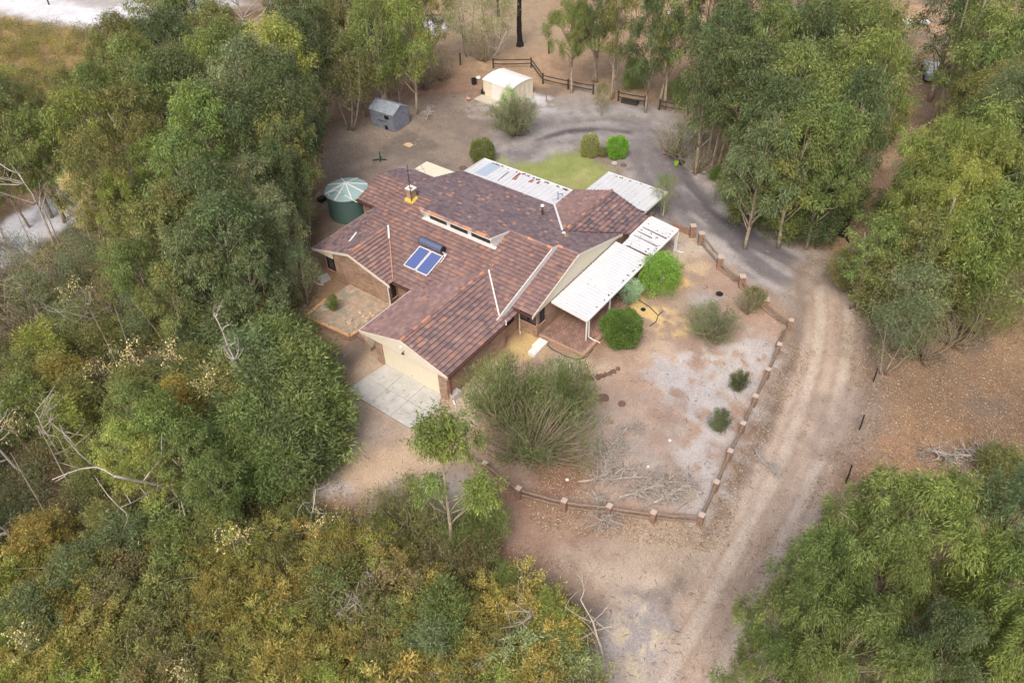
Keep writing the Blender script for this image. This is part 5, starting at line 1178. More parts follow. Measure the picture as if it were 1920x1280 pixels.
# bare dead tree
def make_dead(kind, seed, H, spread, nb, r0=0.11, lean=0.15, twigs=3):
    rng = np.random.default_rng(seed); mb = MB(); top = np.array([rng.normal() * lean * H, rng.normal() * lean * H, H]); tp = branch(mb, (0, 0, -0.2), top, r0, 0.03, rng, 8, 0.07, 7)
    for i in range(nb):
        k = rng.integers(3, 9); a = rng.uniform(0, 6.28); L_ = spread * rng.uniform(0.4, 1); p = np.array(tp[k]); e = p + np.array([math.cos(a) * L_, math.sin(a) * L_, L_ * rng.uniform(0.2, 0.9)])
        q = branch(mb, p, e, r0 * 0.4, 0.012, rng, 5, 0.16, 5)
        for j in range(twigs): s = np.array(q[rng.integers(2, 6)]); branch(mb, s, s + rng.normal(size=3) * L_ * 0.28 + [0, 0, L_ * 0.15], 0.015, 0.005, rng, 3, 0.15, 4)
    PROTO[kind] = (None, bark_mesh(mb, kind + "_trunk", M_DEAD), H)
make_dead("dead0", 501, 6.0, 2.2, 8); make_dead("dead1", 502, 4.5, 2.6, 9, 0.09, 0.3); make_dead("dead2", 503, 3.0, 1.6, 7, 0.06, 0.35)
make_dead("dead3", 505, 6.0, 0.9, 14, 0.09, 0.12, 5)
make_dead("fan", 504, 7.5, 3.6, 22, 0.12, 0.05, 4)
def make_fallen(kind, seed, L_, n):
    rng = np.random.default_rng(seed); mb = MB(); tp = branch(mb, (0, 0, 0.12), (L_, 0, 0.3), 0.07, 0.02, rng, 8, 0.08, 6)
    for i in range(n):
        p = np.array(tp[rng.integers(2, 9)]); a = rng.normal() * 0.9; l_ = rng.uniform(0.4, 1.3); q = branch(mb, p, p + [math.cos(a) * l_, math.sin(a) * l_, rng.uniform(-0.1, 0.5)], 0.034, 0.012, rng, 4, 0.2, 4)
        for j in range(4): s = np.array(q[rng.integers(1, 5)]); branch(mb, s, s + rng.normal(size=3) * [0.4, 0.4, 0.2], 0.018, 0.009, rng, 2, 0.2, 3)
    PROTO[kind] = (None, bark_mesh(mb, kind + "_trunk", M_DEAD), 1.0)
make_fallen("fallen0", 601, 3.2, 26); make_fallen("fallen1", 602, 2.2, 40)
# thin pole with a tuft of pale leaves
def make_pole(kind, seed, H, n, tuft):
    rng = np.random.default_rng(seed); mb = MB(); tp = branch(mb, (0, 0, -0.2), (rng.normal() * 0.5, rng.normal() * 0.5, H), 0.06, 0.02, rng, 8, 0.03, 6)
    c = np.array(tp[-1]); cs = [c + rng.normal(size=3) * tuft * [0.9, 0.9, 0.7] for _ in range(9)]; V, K = clump_leaves(np.array(cs), [tuft * 0.42] * 9, n, rng, 0.26, 0.10, out=0.5, down=0.8, rand=0.4)
    for q in cs: branch(mb, tp[6], q, 0.02, 0.008, rng, 3, 0.1, 4)
    PROTO[kind] = (quads_mesh(kind + "_crown", V, K, M_LEAF), bark_mesh(mb, kind + "_trunk", M_BARK), H)
make_pole("pole0", 701, 5.5, 180, 0.75); make_pole("pole1", 702, 7.0, 420, 1.1)
def make_sapling():
    rng = np.random.default_rng(710); mb = MB(); tp = branch(mb, (0, 0, -.2), (0.3, 0.2, 9.6), 0.13, 0.04, rng, 10, 0.03, 8)
    cs = [(0.2, 0.1, 10.2), (-.5, .5, 9.9), (.8, -.6, 9.9), (.2, -.9, 9.4), (-.7, -.2, 9.3), (.9, .4, 9.3), (.1, .2, 9.4), (1.1, -.9, 8.8), (-.2, .9, 9.0), (.6, -.2, 8.6), (1.2, -1.6, 6.3), (1.5, -1.3, 5.7), (.9, -1.5, 5.2), (1.4, -2.0, 5.5), (-.5, .5, 6.0), (-.7, .8, 5.5), (.8, -1.1, 4.6)]
    for c in cs: branch(mb, tp[max(2, min(9, int(c[2] - 1.3)))], c, 0.035, 0.01, rng, 4, 0.12, 5)
    V, K = clump_leaves(np.array(cs), [0.74] * len(cs), 1300, rng, 0.22, 0.055, out=0.6, down=0.8, rand=0.4, upbias=0.2, spray=0.22); PROTO["sapling"] = (quads_mesh("sapling_crown", V, K, M_LEAF), bark_mesh(mb, "sapling_trunk", M_BARK), 10.5)
make_sapling()

USED = {}
def plant(kind, pos, H, W, tint, name, label, cat, group=None, rot=None, bark=(1, 1, 1), tilt=(0, 0), wx=1.0):
    cr_, tr_, H0 = PROTO[kind]; o = thing(name, label, cat, tuple(pos), group)
    o.rotation_euler = (tilt[0], tilt[1], rnd.uniform(0, 6.28) if rot is None else rot)
    sz = H / H0; sw = sz * W; o.scale = (sw * wx, sw, sz)
    for me, nm, c_ in ((tr_, "trunk", bark), (cr_, "crown", tint)):
        if me is None: continue
        ch_ = bpy.data.objects.new(nm, me); link(ch_); ch_.parent = o; ch_.color = (*c_, 1)
    return o
def FG(r, g, b, k=2.05, s=0.88):
    r = r * 1.01; g = g * 1.01; b = b * 0.97
    c = C(r, g, b, k); m = sum(c) / 3; return tuple(m + (v - m) * s for v in c)
TINTS = {"dark": FG(78, 90, 56), "bluegreen": FG(88, 100, 66), "mid": FG(96, 108, 58), "bright": FG(104, 117, 58), "yellow": FG(120, 126, 60), "olive": FG(104, 106, 60), "grey": FG(100, 108, 76),
         "gold": FG(128, 119, 60), "brown": FG(106, 98, 66), "lime": FG(108, 140, 54), "vivid": FG(82, 104, 44), "rust": FG(116, 107, 62), "cream": FG(222, 204, 150, 1.3), "pale": FG(120, 128, 88)}
WORD = {"dark": "dark green", "bluegreen": "blue green", "mid": "mid green", "bright": "fresh green", "yellow": "yellow green", "olive": "olive", "grey": "grey green", "gold": "golden", "brown": "brownish",
        "lime": "lime green", "vivid": "vivid green", "rust": "rusty brown", "cream": "cream leaved", "pale": "pale green"}
def jit(t, r_, a=0.12): k = 1 + r_.uniform(-a, a); return (t[0] * k * (1 + r_.uniform(-.06, .06)), t[1] * k, t[2] * k)
LAND = [("green tank", 645, 370), ("tin shed", 732, 215), ("cream shed", 948, 155), ("garage door", 770, 680), ("solar panels", 800, 485), ("driveway slab", 735, 745), ("round bush", 1162, 612),
        ("log fence corner", 1320, 965), ("upper fence corner", 1484, 603), ("white road", 50, 435), ("burnt trunk", 975, 45), ("carport roof", 1175, 355), ("sandy track", 1540, 700), ("bottom left thicket", 300, 1150),
        ("car wreck", 1744, 143), ("top left road", 120, 25), ("bottom right gums", 1640, 1080), ("paddock gap", 1222, 200), ("planter wall", 630, 595), ("left bare patch", 80, 560)]
KW = {"gum": "gum tree", "big": "spreading gum tree", "wattle": "bushy wattle", "wisp": "thin wispy tree", "scrub": "low scrub bush", "feather": "feathery bush", "twiggy": "bare twiggy shrub", "ball": "clipped bush", "cubeball": "hedge block",
      "dead": "bare dead tree", "fan": "pale many-stemmed dead tree", "pole": "thin pole tree", "sapling": "slender gum"}
def auto_label(kind, tint, px, py):
    best = min(LAND, key=lambda l: math.hypot(l[1] - px, l[2] - py)); dx, dy = px - best[1], py - best[2]
    rel = ("right of" if dx > 0 else "left of") if abs(dx) > abs(dy) else ("below" if dy > 0 else "above")
    k = kind.rstrip("0123456789"); w = "" if k in ("dead", "fan") else WORD[tint] + " "
    return "%s%s %s the %s, at %d%% across, %d%% down" % (w, KW[k], rel, best[0], round(px / 19.2), round(py / 12.8))
CAT = {"gum": "tree", "big": "tree", "wattle": "bush", "wisp": "tree", "scrub": "bush", "feather": "bush", "twiggy": "shrub", "dead": "dead tree", "fan": "dead tree", "pole": "tree", "sapling": "tree", "ball": "bush", "cubeball": "hedge"}
NM = {"gum": "gum_tree", "big": "gum_tree", "wattle": "wattle_bush", "wisp": "wispy_tree", "scrub": "scrub_bush", "feather": "feathery_bush", "twiggy": "twiggy_shrub", "dead": "dead_tree", "fan": "dead_tree", "pole": "pole_tree", "sapling": "sapling_tree", "ball": "round_bush", "cubeball": "hedge_block"}
GR = {"gum": "gum trees of the bush block", "big": "spreading gum trees by the track", "wattle": "wattle bushes in the thicket", "wisp": "wispy trees in the bush", "scrub": "heath scrub bushes", "dead": "bare dead trees", "pole": "thin pole trees", "feather": "feathery bushes", "twiggy": "twiggy shrubs"}
pr = random.Random(77); SEEN = set()
def T(kind, cx, cy, H, W=1.0, tint="mid", label=None, ground=False, f=0.68, **kw):
    k = kind.rstrip("0123456789")
    if kind == k and k not in ("twiggy", "fan", "sapling", "ball", "cubeball"):
        n = {"gum": 4, "big": 3, "wattle": 3, "wisp": 3, "scrub": 4, "feather": 3, "dead": 3, "pole": 2}[k]; kind = k + str(pr.randrange(n))
    p = at(cx, cy, 0 if ground else f * H); p[2] = 0
    lab = label or auto_label(kind, tint, cx, cy)
    while lab in SEEN: cx += 10; lab = auto_label(kind, tint, cx, cy)
    SEEN.add(lab)
    return plant(kind, p, H, W, jit(TINTS[tint], pr), NM[k], lab, CAT[k], GR.get(k), **kw)

# --- left forest, back to front
for a in [("gum", 640, 15, 12, 1.1, "olive"), ("gum", 560, 55, 13, 1.25, "dark"), ("gum", 700, 20, 11, 1.0, "olive"), ("gum", 300, 45, 12, 1.2, "olive"), ("gum", 230, 85, 10, 1.0, "olive"), ("gum", 350, 40, 12, 1.1, "mid"),
          ("gum", 412, 70, 11, 1.0, "olive"), ("gum", 320, 100, 12, 1.2, "dark"), ("gum", 525, 130, 13, 1.2, "yellow"), ("gum", 440, 120, 12, 1.1, "mid"), ("gum", 250, 140, 11, 1.1, "mid"), ("gum", 385, 145, 12, 0.85, "bright"),
          ("gum", 570, 105, 12, 0.95, "dark"), ("gum", 200, 120, 9, 1.0, "olive"), ("gum", 470, 165, 13, 1.1, "grey"), ("gum", 345, 175, 12, 1.1, "dark"), ("gum", 540, 190, 13, 1.0, "dark"), ("gum", 290, 190, 11, 1.1, "mid"),
          ("gum", 180, 190, 10, 1.1, "mid"), ("gum", 430, 215, 12, 1.1, "grey"), ("gum", 120, 165, 6.5, 1.0, "olive"), ("gum", 520, 250, 13, 1.1, "dark"), ("gum", 70, 200, 6.5, 1.0, "olive"), ("gum", 15, 190, 8, 1.0, "dark"),
          ("gum", 385, 240, 12, 1.1, "bright"), ("gum", 240, 235, 11, 1.0, "olive"), ("gum", 538, 268, 12, 0.9, "olive"), ("gum", 165, 245, 11, 1.1, "yellow"), ("gum", 110, 255, 8, 1.0, "mid"), ("gum", 280, 270, 9, 0.85, "olive"),
          ("gum", 25, 260, 11, 1.1, "olive"), ("gum", 350, 330, 11, 1.0, "mid"), ("gum", 60, 280, 10, 1.0, "mid"), ("gum", 290, 320, 9, 0.9, "bright"), ("gum", 525, 335, 10, 0.8, "dark"), ("gum", 180, 330, 11, 0.9, "olive"),
          ("gum", 0, 320, 8, 1.0, "olive"), ("gum", 225, 380, 8, 0.9, "yellow"), ("gum", 400, 390, 11, 1.1, "dark"), ("gum", 150, 335, 8, 0.8, "mid"), ("gum", 340, 420, 10, 1.0, "olive"), ("gum", 470, 370, 10, 0.9, "grey"),
          ("gum", 285, 450, 10, 1.1, "olive"), ("gum", 430, 460, 11, 1.2, "dark"), ("gum", 370, 500, 10, 1.0, "bluegreen"), ("gum", 520, 420, 9, 0.9, "grey"), ("gum", 260, 520, 9, 1.0, "mid"), ("gum", 470, 540, 8, 1.1, "bluegreen"), ("gum", 320, 560, 8, 0.9, "olive")]:
    T(*a)
T("gum2", 152, 372, 7.5, 0.85, "cream", "pale cream yellow leaved tree in front of the white road, left side"); T("gum1", 210, 300, 7, 0.6, "cream", "small cream flowered tree in the upper left forest")
T("gum", 700, 70, 12, 0.95, "mid", "leafy mid green gum above and left of the tin shed"); T("gum", 765, 65, 12, 0.9, "bright", "tall bright green gum above the tin shed"); T("gum", 755, 15, 11, 1.0, "olive"); T("gum", 800, 10, 11, 0.9, "olive"); T("wisp", 640, 130, 9, 1.3, "olive"); T("wisp", 665, 120, 8, 1.2, "olive")
T("wisp", 735, 110, 8, 1.0, "mid"); T("wisp", 620, 60, 9, 1.2, "olive"); T("wisp", 870, 15, 8, 1.1, "pale"); T("wisp", 930, 15, 8, 1.0, "pale"); T("twiggy", 905, 75, 3.5, 1.1, "olive"); T("twiggy", 820, 110, 3.5, 1.1, "brown"); T("twiggy", 790, 130, 3.0, 1.2, "brown")
T("wisp", 555, 490, 4.0, 0.9, "grey"); T("wisp", 560, 400, 5, 0.9, "dark"); T("wisp", 560, 500, 5, 1.2, "grey")
# --- top right forest
for a in [("big", 1075, 60, 9.5, 0.9, "mid"), ("big", 1120, 30, 10.5, 0.9, "dark"), ("gum", 1160, 25, 13, 0.7, "olive"), ("gum", 1225, 60, 12, 0.8, "dark"), ("gum", 1260, 25, 14, 0.85, "mid"), ("gum", 1330, 20, 12.5, 1.0, "dark"), ("gum", 1410, 15, 12.5, 1.0, "dark"),
          ("gum", 1360, 80, 12.5, 1.1, "dark"), ("gum", 1490, 15, 12.5, 1.0, "mid"), ("gum", 1570, 10, 12.5, 1.1, "dark"), ("gum", 1440, 85, 12.5, 1.1, "mid"), ("gum", 1520, 90, 12.5, 1.15, "dark"), ("gum", 1600, 80, 12.5, 1.15, "mid"), ("gum", 1330, 150, 13, 0.9, "dark"),
          ("gum", 1640, 95, 13, 1.0, "mid"), ("gum", 1615, 15, 13, 0.8, "mid"), ("gum", 1410, 170, 12.5, 1.1, "dark"), ("gum", 1490, 175, 12.5, 1.2, "mid"), ("gum", 1580, 160, 12.5, 1.2, "mid"), ("gum", 1640, 165, 14, 0.95, "bright"),
          ("gum", 1450, 245, 12.5, 1.1, "dark"), ("gum", 1540, 240, 12, 1.05, "mid"), ("gum", 1600, 230, 13, 0.9, "dark"), ("gum", 1500, 300, 11.5, 1.0, "mid"), ("gum", 1430, 310, 11, 1.0, "bluegreen"), ("gum", 1560, 295, 12, 0.9, "mid"),
          ("gum", 1800, 20, 13, 1.2, "dark"), ("gum", 1880, 30, 13, 1.2, "bright"), ("gum", 1850, 100, 13, 1.1, "mid"), ("gum", 1910, 120, 13, 1.1, "mid"), ("gum", 1830, 95, 9, 0.9, "olive"), ("gum", 1810, 190, 8, 0.9, "olive"), ("gum", 1870, 190, 11, 1.0, "olive"),
          ("big", 1905, 235, 13, 0.95, "bluegreen"), ("gum", 1800, 250, 7, 0.9, "olive"), ("gum", 1850, 290, 12, 1.1, "bright"), ("big", 1770, 320, 12, 0.9, "yellow"), ("gum", 1735, 345, 11, 0.8, "mid"), ("big", 1850, 350, 12, 0.85, "yellow"), ("gum", 1915, 350, 12, 1.0, "dark"),
          ("gum", 1715, 415, 10, 0.9, "bright"), ("big", 1780, 400, 11, 0.85, "yellow"), ("gum", 1870, 430, 11, 1.1, "bright"), ("gum", 1640, 465, 8, 1.05, "mid"), ("gum", 1730, 470, 9, 1.0, "olive"), ("wisp", 1800, 480, 9, 1.1, "bright"), ("wisp", 1900, 500, 9, 1.1, "bright"),
          ("wisp", 1715, 560, 7, 1.2, "grey"), ("wisp", 1660, 520, 6, 1.3, "olive"), ("wisp", 1690, 610, 6, 1.2, "bluegreen"), ("wisp", 1850, 560, 6, 1.0, "mid"), ("wisp", 1770, 540, 6, 1.0, "olive")]:
    T(*a)
T("wattle", 1570, 350, 5, 1.1, "mid"); T("wattle", 1480, 385, 4, 1.2, "mid"); T("wattle", 1400, 365, 3.2, 1.1, "olive"); T("wattle", 1530, 400, 4, 1.1, "dark"); T("wattle", 1430, 345, 4, 1.2, "dark"); T("wattle", 1375, 335, 3, 1.0, "mid"); T("wattle", 1195, 130, 3.0, 1.0, "mid"); T("wattle", 1275, 165, 2.6, 0.9, "mid"); T("wattle", 1330, 195, 3, 1.0, "dark")
T("wattle", 1345, 322, 1.3, 0.9, "vivid", "low vivid green plant at the foot of the tall trunks beside the grey track"); T("wisp", 1310, 235, 4, 1.5, "grey"); T("twiggy", 1275, 255, 3, 1.5, "grey", "wide grey leafless bush beside the curve of the grey track"); T("twiggy", 1310, 290, 2.5, 1.3, "grey")
T("wisp", 1130, 175, 3.5, 1.0, "olive", "thin olive sapling growing through the paddock fence"); T("wattle", 1690, 370, 3, 1.0, "mid"); T("wattle", 1620, 500, 3.2, 1.3, "olive"); T("wattle", 1655, 545, 2.8, 1.2, "olive"); T("wattle", 1885, 870, 2.2, 1.3, "olive", "low olive bush at the right edge above the big gum crowns"); T("twiggy", 1800, 610, 2.4, 1.6, "brown"); T("twiggy", 1740, 640, 2.2, 1.6, "brown")
# --- big gums bottom right
for a in [("big0", 1720, 1010, 12, 0.85, "bright"), ("big1", 1625, 1045, 11.5, 0.8, "mid"), ("big2", 1890, 1030, 12, 0.75, "bluegreen"), ("big1", 1545, 1110, 11, 0.62, "mid"), ("big0", 1650, 1110, 11, 0.62, "mid"), ("big2", 1495, 1195, 11, 0.62, "mid"),
          ("big0", 1590, 1240, 11.5, 0.68, "mid"), ("big1", 1895, 1150, 12, 0.7, "bright"), ("big0", 1745, 1265, 11, 0.6, "bluegreen"), ("big1", 1900, 1260, 12, 0.65, "bright"), ("big2", 1435, 1275, 10, 0.5, "mid"), ("big1", 1815, 1235, 10, 0.42, "olive")]:
    T(*a)
# --- sapling in front of the drive, garden shrubs
w_ = at(850, 1035)
plant("sapling", (w_[0], w_[1], 0), 10.5, 1.0, TINTS["bright"], "sapling_tree", "slender gum with leafy head rising from the scrub in front of the driveway", "tree", rot=0.0)
T("feather1", 880, 1010, 2.6, 1.3, "mid"); T("feather1", 760, 960, 3.0, 1.5, "olive", "feathery olive bush at the scrub edge below the driveway"); T("feather1", 905, 975, 3.2, 0.9, "bright", "leafy green side bush right of the slender gum trunk")
w_ = at(993, 852)
plant("feather0", (w_[0], w_[1], 0), 4.9, 1.12, FG(94, 104, 62), "feathery_bush", "very large grey green feathery bush beside the garage and log fence", "bush")
w_ = at(1055, 790); plant("feather1", (w_[0], w_[1], 0), 4.6, 0.9, FG(96, 108, 60), "feathery_bush", "upright feathery bush on the yard side of the very large bush", "bush")
w_ = at(945, 790); plant("feather1", (w_[0], w_[1], 0), 4.4, 1.1, FG(100, 110, 62), "feathery_bush", "feathery bush reaching up beside the garage brick wall", "bush")
w_ = at(1163, 640); plant("ball", (w_[0], w_[1], 0), 2.5, 1.0, TINTS["vivid"], "round_bush", "dense round clipped green bush by the front patio corner", "bush")
w_ = at(1232, 548); plant("wattle1", (w_[0], w_[1], 0), 2.9, 1.05, TINTS["lime"], "lime_bush", "loose lime green bush against the patio posts", "bush")
w_ = at(1240, 545); plant("wattle0", (w_[0] + .8, w_[1], 0), 2.2, 1.0, TINTS["lime"], "lime_bush", "smaller lime green bush at the back of the loose lime bush", "bush")
w_ = at(1178, 568); plant("feather2", (w_[0], w_[1], 0), 2.0, 1.1, FG(150, 182, 150, 1.5), "silver_shrub", "silvery pale green shrub beneath the patio gutter", "shrub")
w_ = at(905, 303); plant("cubeball", (w_[0], w_[1], 0), 2.1, 1.15, FG(98, 106, 56), "hedge_block", "olive clipped hedge block at the left end of the lawn", "hedge")
w_ = at(1106, 291); plant("cubeball", (w_[0], w_[1], 0), 1.9, 1.0, FG(124, 128, 74), "hedge_block", "dull yellow green hedge block beyond the lawn", "hedge")
w_ = at(1156, 294); plant("cubeball", (w_[0], w_[1], 0), 1.9, 1.1, FG(98, 138, 36), "hedge_block", "vivid lime clipped bush beyond the lawn, right of the dull hedge", "hedge")
w_ = at(1130, 293); plant("feather2", (w_[0], w_[1], 0), 0.8, 1.3, TINTS["olive"], "scrub_bush", "low olive tuft between the two small clipped bushes", "bush")
w_ = at(965, 252); plant("feather1", (w_[0], w_[1], 0), 3.4, 1.35, TINTS["grey"], "feathery_bush", "grey green shrub growing in front of the cream shed", "bush")
w_ = at(955, 235); plant("wisp1", (w_[0], w_[1], 0), 4.0, 0.9, TINTS["lime"], "lime_tree", "thin lime green tree rising in front of the cream shed", "tree")
w_ = at(1240, 408); plant("wisp2", (w_[0], w_[1], 0), 4.2, 0.9, TINTS["bright"], "young_tree", "thin young tree behind the carport corner at the grey track", "tree")
w_ = at(1330, 630); plant("feather1", (w_[0], w_[1], 0), 2.2, 1.6, TINTS["grey"], "wispy_bush", "wispy grey green bush in the middle of the front yard", "bush")
w_ = at(1400, 585); plant("twiggy", (w_[0], w_[1], 0), 1.8, 1.1, TINTS["grey"], "wispy_bush", "thin straggly bush just left of the upper log fence", "bush")
w_ = at(1410, 575); plant("feather2", (w_[0], w_[1], 0), 1.5, 1.2, TINTS["olive"], "wispy_bush", "small olive tuft against the upper log fence", "bush")
w_ = at(1383, 732); plant("feather2", (w_[0], w_[1], 0), 1.6, 0.85, TINTS["dark"], "small_shrub", "small dark shrub on white ash, the upper one of two", "shrub")
w_ = at(1346, 805); plant("feather2", (w_[0], w_[1], 0), 1.6, 0.9, TINTS["bluegreen"], "small_shrub", "small dark shrub on white ash, the lower one of two", "shrub")
w_ = at(628, 588); plant("feather2", (w_[0], w_[1], 0.36), 1.3, 0.8, TINTS["bright"], "small_shrub", "small green sapling planted in the raised bed", "shrub")
# --- dead branches and trunks
for kind, px, py, s, rot, lab in (("fallen0", 1085, 905, 1.15, -0.9, "grey fallen branch heap against the lower log fence, left part"), ("fallen1", 1160, 935, 1.2, -0.6, "fan of grey dead twigs over the lower log fence, right part"), ("fallen1", 1110, 918, 1.1, -2.2, "grey twig heap between the first two lower pillars"),
                                  ("fallen1", 1225, 945, 1.1, -0.4, "bleached dead twig fan over the fence nearest the yard corner"), ("fallen1", 1130, 905, 1.1, 0.4, "bleached twig tangle on the sand above the fence brush heap"), ("fallen0", 1150, 870, 0.8, 0.3, "long thin dead branch crossing the front sand"), ("fallen1", 1195, 825, 0.5, 0.5, "small white forked dead twig in the front yard"), ("fallen0", 1470, 905, 0.7, 1.2, "dark thin branch lying on the sandy track"),
                                  ("fallen0", 640, 185, 1.0, 1.0, "white forked branch lying on brown litter above the tank"), ("fallen1", 1180, 170, 0.9, 0.2, "pale curved branch lying above the short fence panel"), ("fallen0", 1890, 860, 1.3, 2.2, "bare white branch at the right edge above the big gums"),
                                  ("fallen0", 20, 1000, 1.6, 2.7, "large white fallen limb at the left edge"), ("fallen0", 620, 1180, 1.1, 0.0, "pale dead branch fan lying on the golden scrub"), ("fallen0", 980, 1250, 1.2, 2.4, "silvery fallen limb at the bottom edge near the ash patch"),
                                  ("fallen0", 800, 225, 0.7, 0.5, "short dead branch beside the tin shed pole")):
    p = at(px, py, 0.0 if py < 1150 and px > 560 else 1.2); o = plant(kind, p, s, 1.0, (1, 1, 1), "fallen_branch", lab, "branch", "fallen dead branches", rot=rot)
w_ = at(483, 808); plant("dead3", (w_[0], w_[1], 0), 8.2, 0.8, (1, 1, 1), "dead_tree", "tall bare white dead tree amid the dark green bushes left of the planter", "dead tree", rot=2.0, tilt=(0.05, 0.02))
for kind, px, py, H, lab in (("dead1", 445, 860, 4.0, "short bare forked snag beside the cream leafed twigs"), ("dead0", 70, 600, 5.5, "white branching dead tree at the left bare patch"), ("dead1", 30, 620, 5, "leaning white dead tree at the left edge"), ("dead1", 120, 860, 5, "white forked dead limb, left side two thirds down"),
                              ("dead2", 175, 880, 4, "short crooked grey snag right of the forked dead limb"), ("dead0", 60, 900, 7, "long pale dead trunk at the left edge"), ("dead1", 215, 640, 6, "curved grey dead trunk in the left bush"), ("dead2", 920, 115, 4.5, "curved white dead tree behind the cream shed"),
                              ("dead1", 1010, 1195, 4, "curved bare stems at the bottom of the scrub"), ("dead2", 1135, 1240, 4, "white forked dead sapling beside the ash patch"), ("dead2", 40, 470, 7, "thin grey dead tree beside the white road"), ("dead1", 100, 460, 8, "dark forked dead tree against the white road"),
                              ("dead2", 420, 940, 8, "grey bare trunk leaning in the lower left thicket"), ("dead1", 25, 340, 6, "grey dead stem at the left edge below the olive gums"), ("dead2", 570, 1000, 3, "small bare twig tree at the top of the golden scrub"), ("dead1", 430, 340, 7, "pale branching dead crown in the upper left forest")):
    p = at(px, py, 0); plant(kind, (p[0], p[1], 0), H * 0.8, 1.0, (1, 1, 1), "dead_tree", lab, "dead tree", GR["dead"], tilt=(pr.uniform(-.1, .1), pr.uniform(-.1, .1)))
w_ = at(455, 80, 2); plant("fan", (w_[0], w_[1], 0), 9.5, 1.0, (1, 1, 1), "dead_tree", "pale fan of many bare stems at the top of the left forest", "dead tree")
# burnt trunk at the top
w_ = at(975, 86); bt = thing("burnt_tree", "tall blackened tree trunk standing in the paddock at the top", "tree", tuple(w_)); rg = np.random.default_rng(9)
mb = MB(); branch(mb, (w_[0], w_[1], -0.2), (w_[0] + .3, w_[1] + .2, 5.2), 0.34, 0.24, rg, 8, 0.03, 10); branch(mb, (w_[0] + .3, w_[1] + .2, 5.0), (w_[0] + .2, w_[1] - 1.2, 8), 0.2, 0.1, rg, 5, 0.06, 8); branch(mb, (w_[0] + .3, w_[1] + .2, 5.0), (w_[0] + 1.5, w_[1] + 1, 8.5), 0.18, 0.1, rg, 5, 0.06, 8)
mb.tube([(w_[0], w_[1], -.05), (w_[0], w_[1], 0.5)], [0.5, 0.34], 10); mb.build("trunk", M_CHAR, bt)
for px, py, H, lab in ((935, 32, 4.5, "thin dark trunk left of the burnt tree"), (928, 30, 5.5, "brown trunk at the top left of the burnt tree")):
    w_ = at(px, py); o = thing("bare_trunk", lab, "tree", tuple(w_)); mb = MB(); branch(mb, (w_[0], w_[1], -.2), (w_[0] + .5, w_[1] + .4, H), 0.2, 0.1, rg, 6, 0.04, 8); mb.build("trunk", M_CHAR if px > 930 else M_BARK, o)
# slender trunks standing under the right hand trees
tk_i = 0
def trunks(pxs, label, H, r0=0.13, mat=None, group="bare trunks under the trees"):
    for n, (px, py) in enumerate(pxs):
        w_ = at(px, py); mb = MB(); branch(mb, (w_[0], w_[1], -.2), (w_[0] + rg.normal() * .5, w_[1] + rg.normal() * .5, H * rg.uniform(.85, 1.1)), r0 * rg.uniform(.7, 1.2), r0 * .4, rg, 7, 0.02, 7)
        tag(mb.build("bare_trunk", mat or M_BARK, origin=(w_[0], w_[1], 0)), label + ", at %d%% across, %d%% down" % (round(px / 19.2), round(py / 12.8)), "trunk", group)
trunks([(1323, 315), (1332, 322), (1345, 316), (1356, 324), (1368, 318), (1380, 325), (1340, 300)], "pale straight trunk right of the toy cart", 8)
trunks([(1490, 440), (1503, 446), (1516, 440), (1525, 448), (1545, 452), (1512, 430), (1535, 436)], "grey straight trunk by the bend of the track", 9)
trunks([(1552, 456)], "thick pale cut pole beside the dark stump", 4.8, 0.22, M_LOG)
trunks([(1275, 120), (1290, 108), (1262, 112), (1300, 95), (1283, 98), (1180, 110), (1192, 100), (1205, 106), (1168, 100), (1250, 90), (1310, 70)], "very thin brown stem in the top paddock grove", 9, 0.06)
trunks([(1745, 225), (1757, 232), (1762, 215)], "pale slanted trunk right of the car wreck", 11, 0.14)
trunks([(1785, 540), (1812, 580), (1830, 560), (1880, 540), (1700, 600)], "grey trunk in the lower right hand grove", 9, 0.16)
trunks([(478, 296), (470, 292), (487, 300), (430, 300)], "slim pale trunk in the left forest", 9, 0.12)
trunks([(330, 668), (265, 650), (225, 700), (258, 712), (395, 955), (412, 962), (60, 1040), (100, 985), (140, 930), (160, 915), (210, 560), (180, 510), (40, 520), (75, 500), (18, 470), (120, 485)], "long thin stem in the left bush", 6.5, 0.055)
st_ = thing("dark_stump", "black burnt stump and roots beside the trunks at the track bend", "stump", tuple(at(1578, 440)))
w_ = at(1578, 440); mb = MB(); branch(mb, (w_[0], w_[1], -.2), (w_[0] + .6, w_[1] + .3, 2.2), 0.42, 0.25, rg, 5, 0.08, 9)
for a in (0.2, 1.3, 2.6, 4.0, 5.1): branch(mb, (w_[0], w_[1], 0.3), (w_[0] + 1.2 * math.cos(a), w_[1] + 1.2 * math.sin(a), 0.02), 0.16, 0.05, rg, 4, 0.1, 6)
branch(mb, (w_[0] + .5, w_[1] + .2, 1.8), (w_[0] + 2.6, w_[1] - .6, 2.6), 0.12, 0.04, rg, 5, 0.15, 6); mb.build("trunk", M_CHAR, st_)
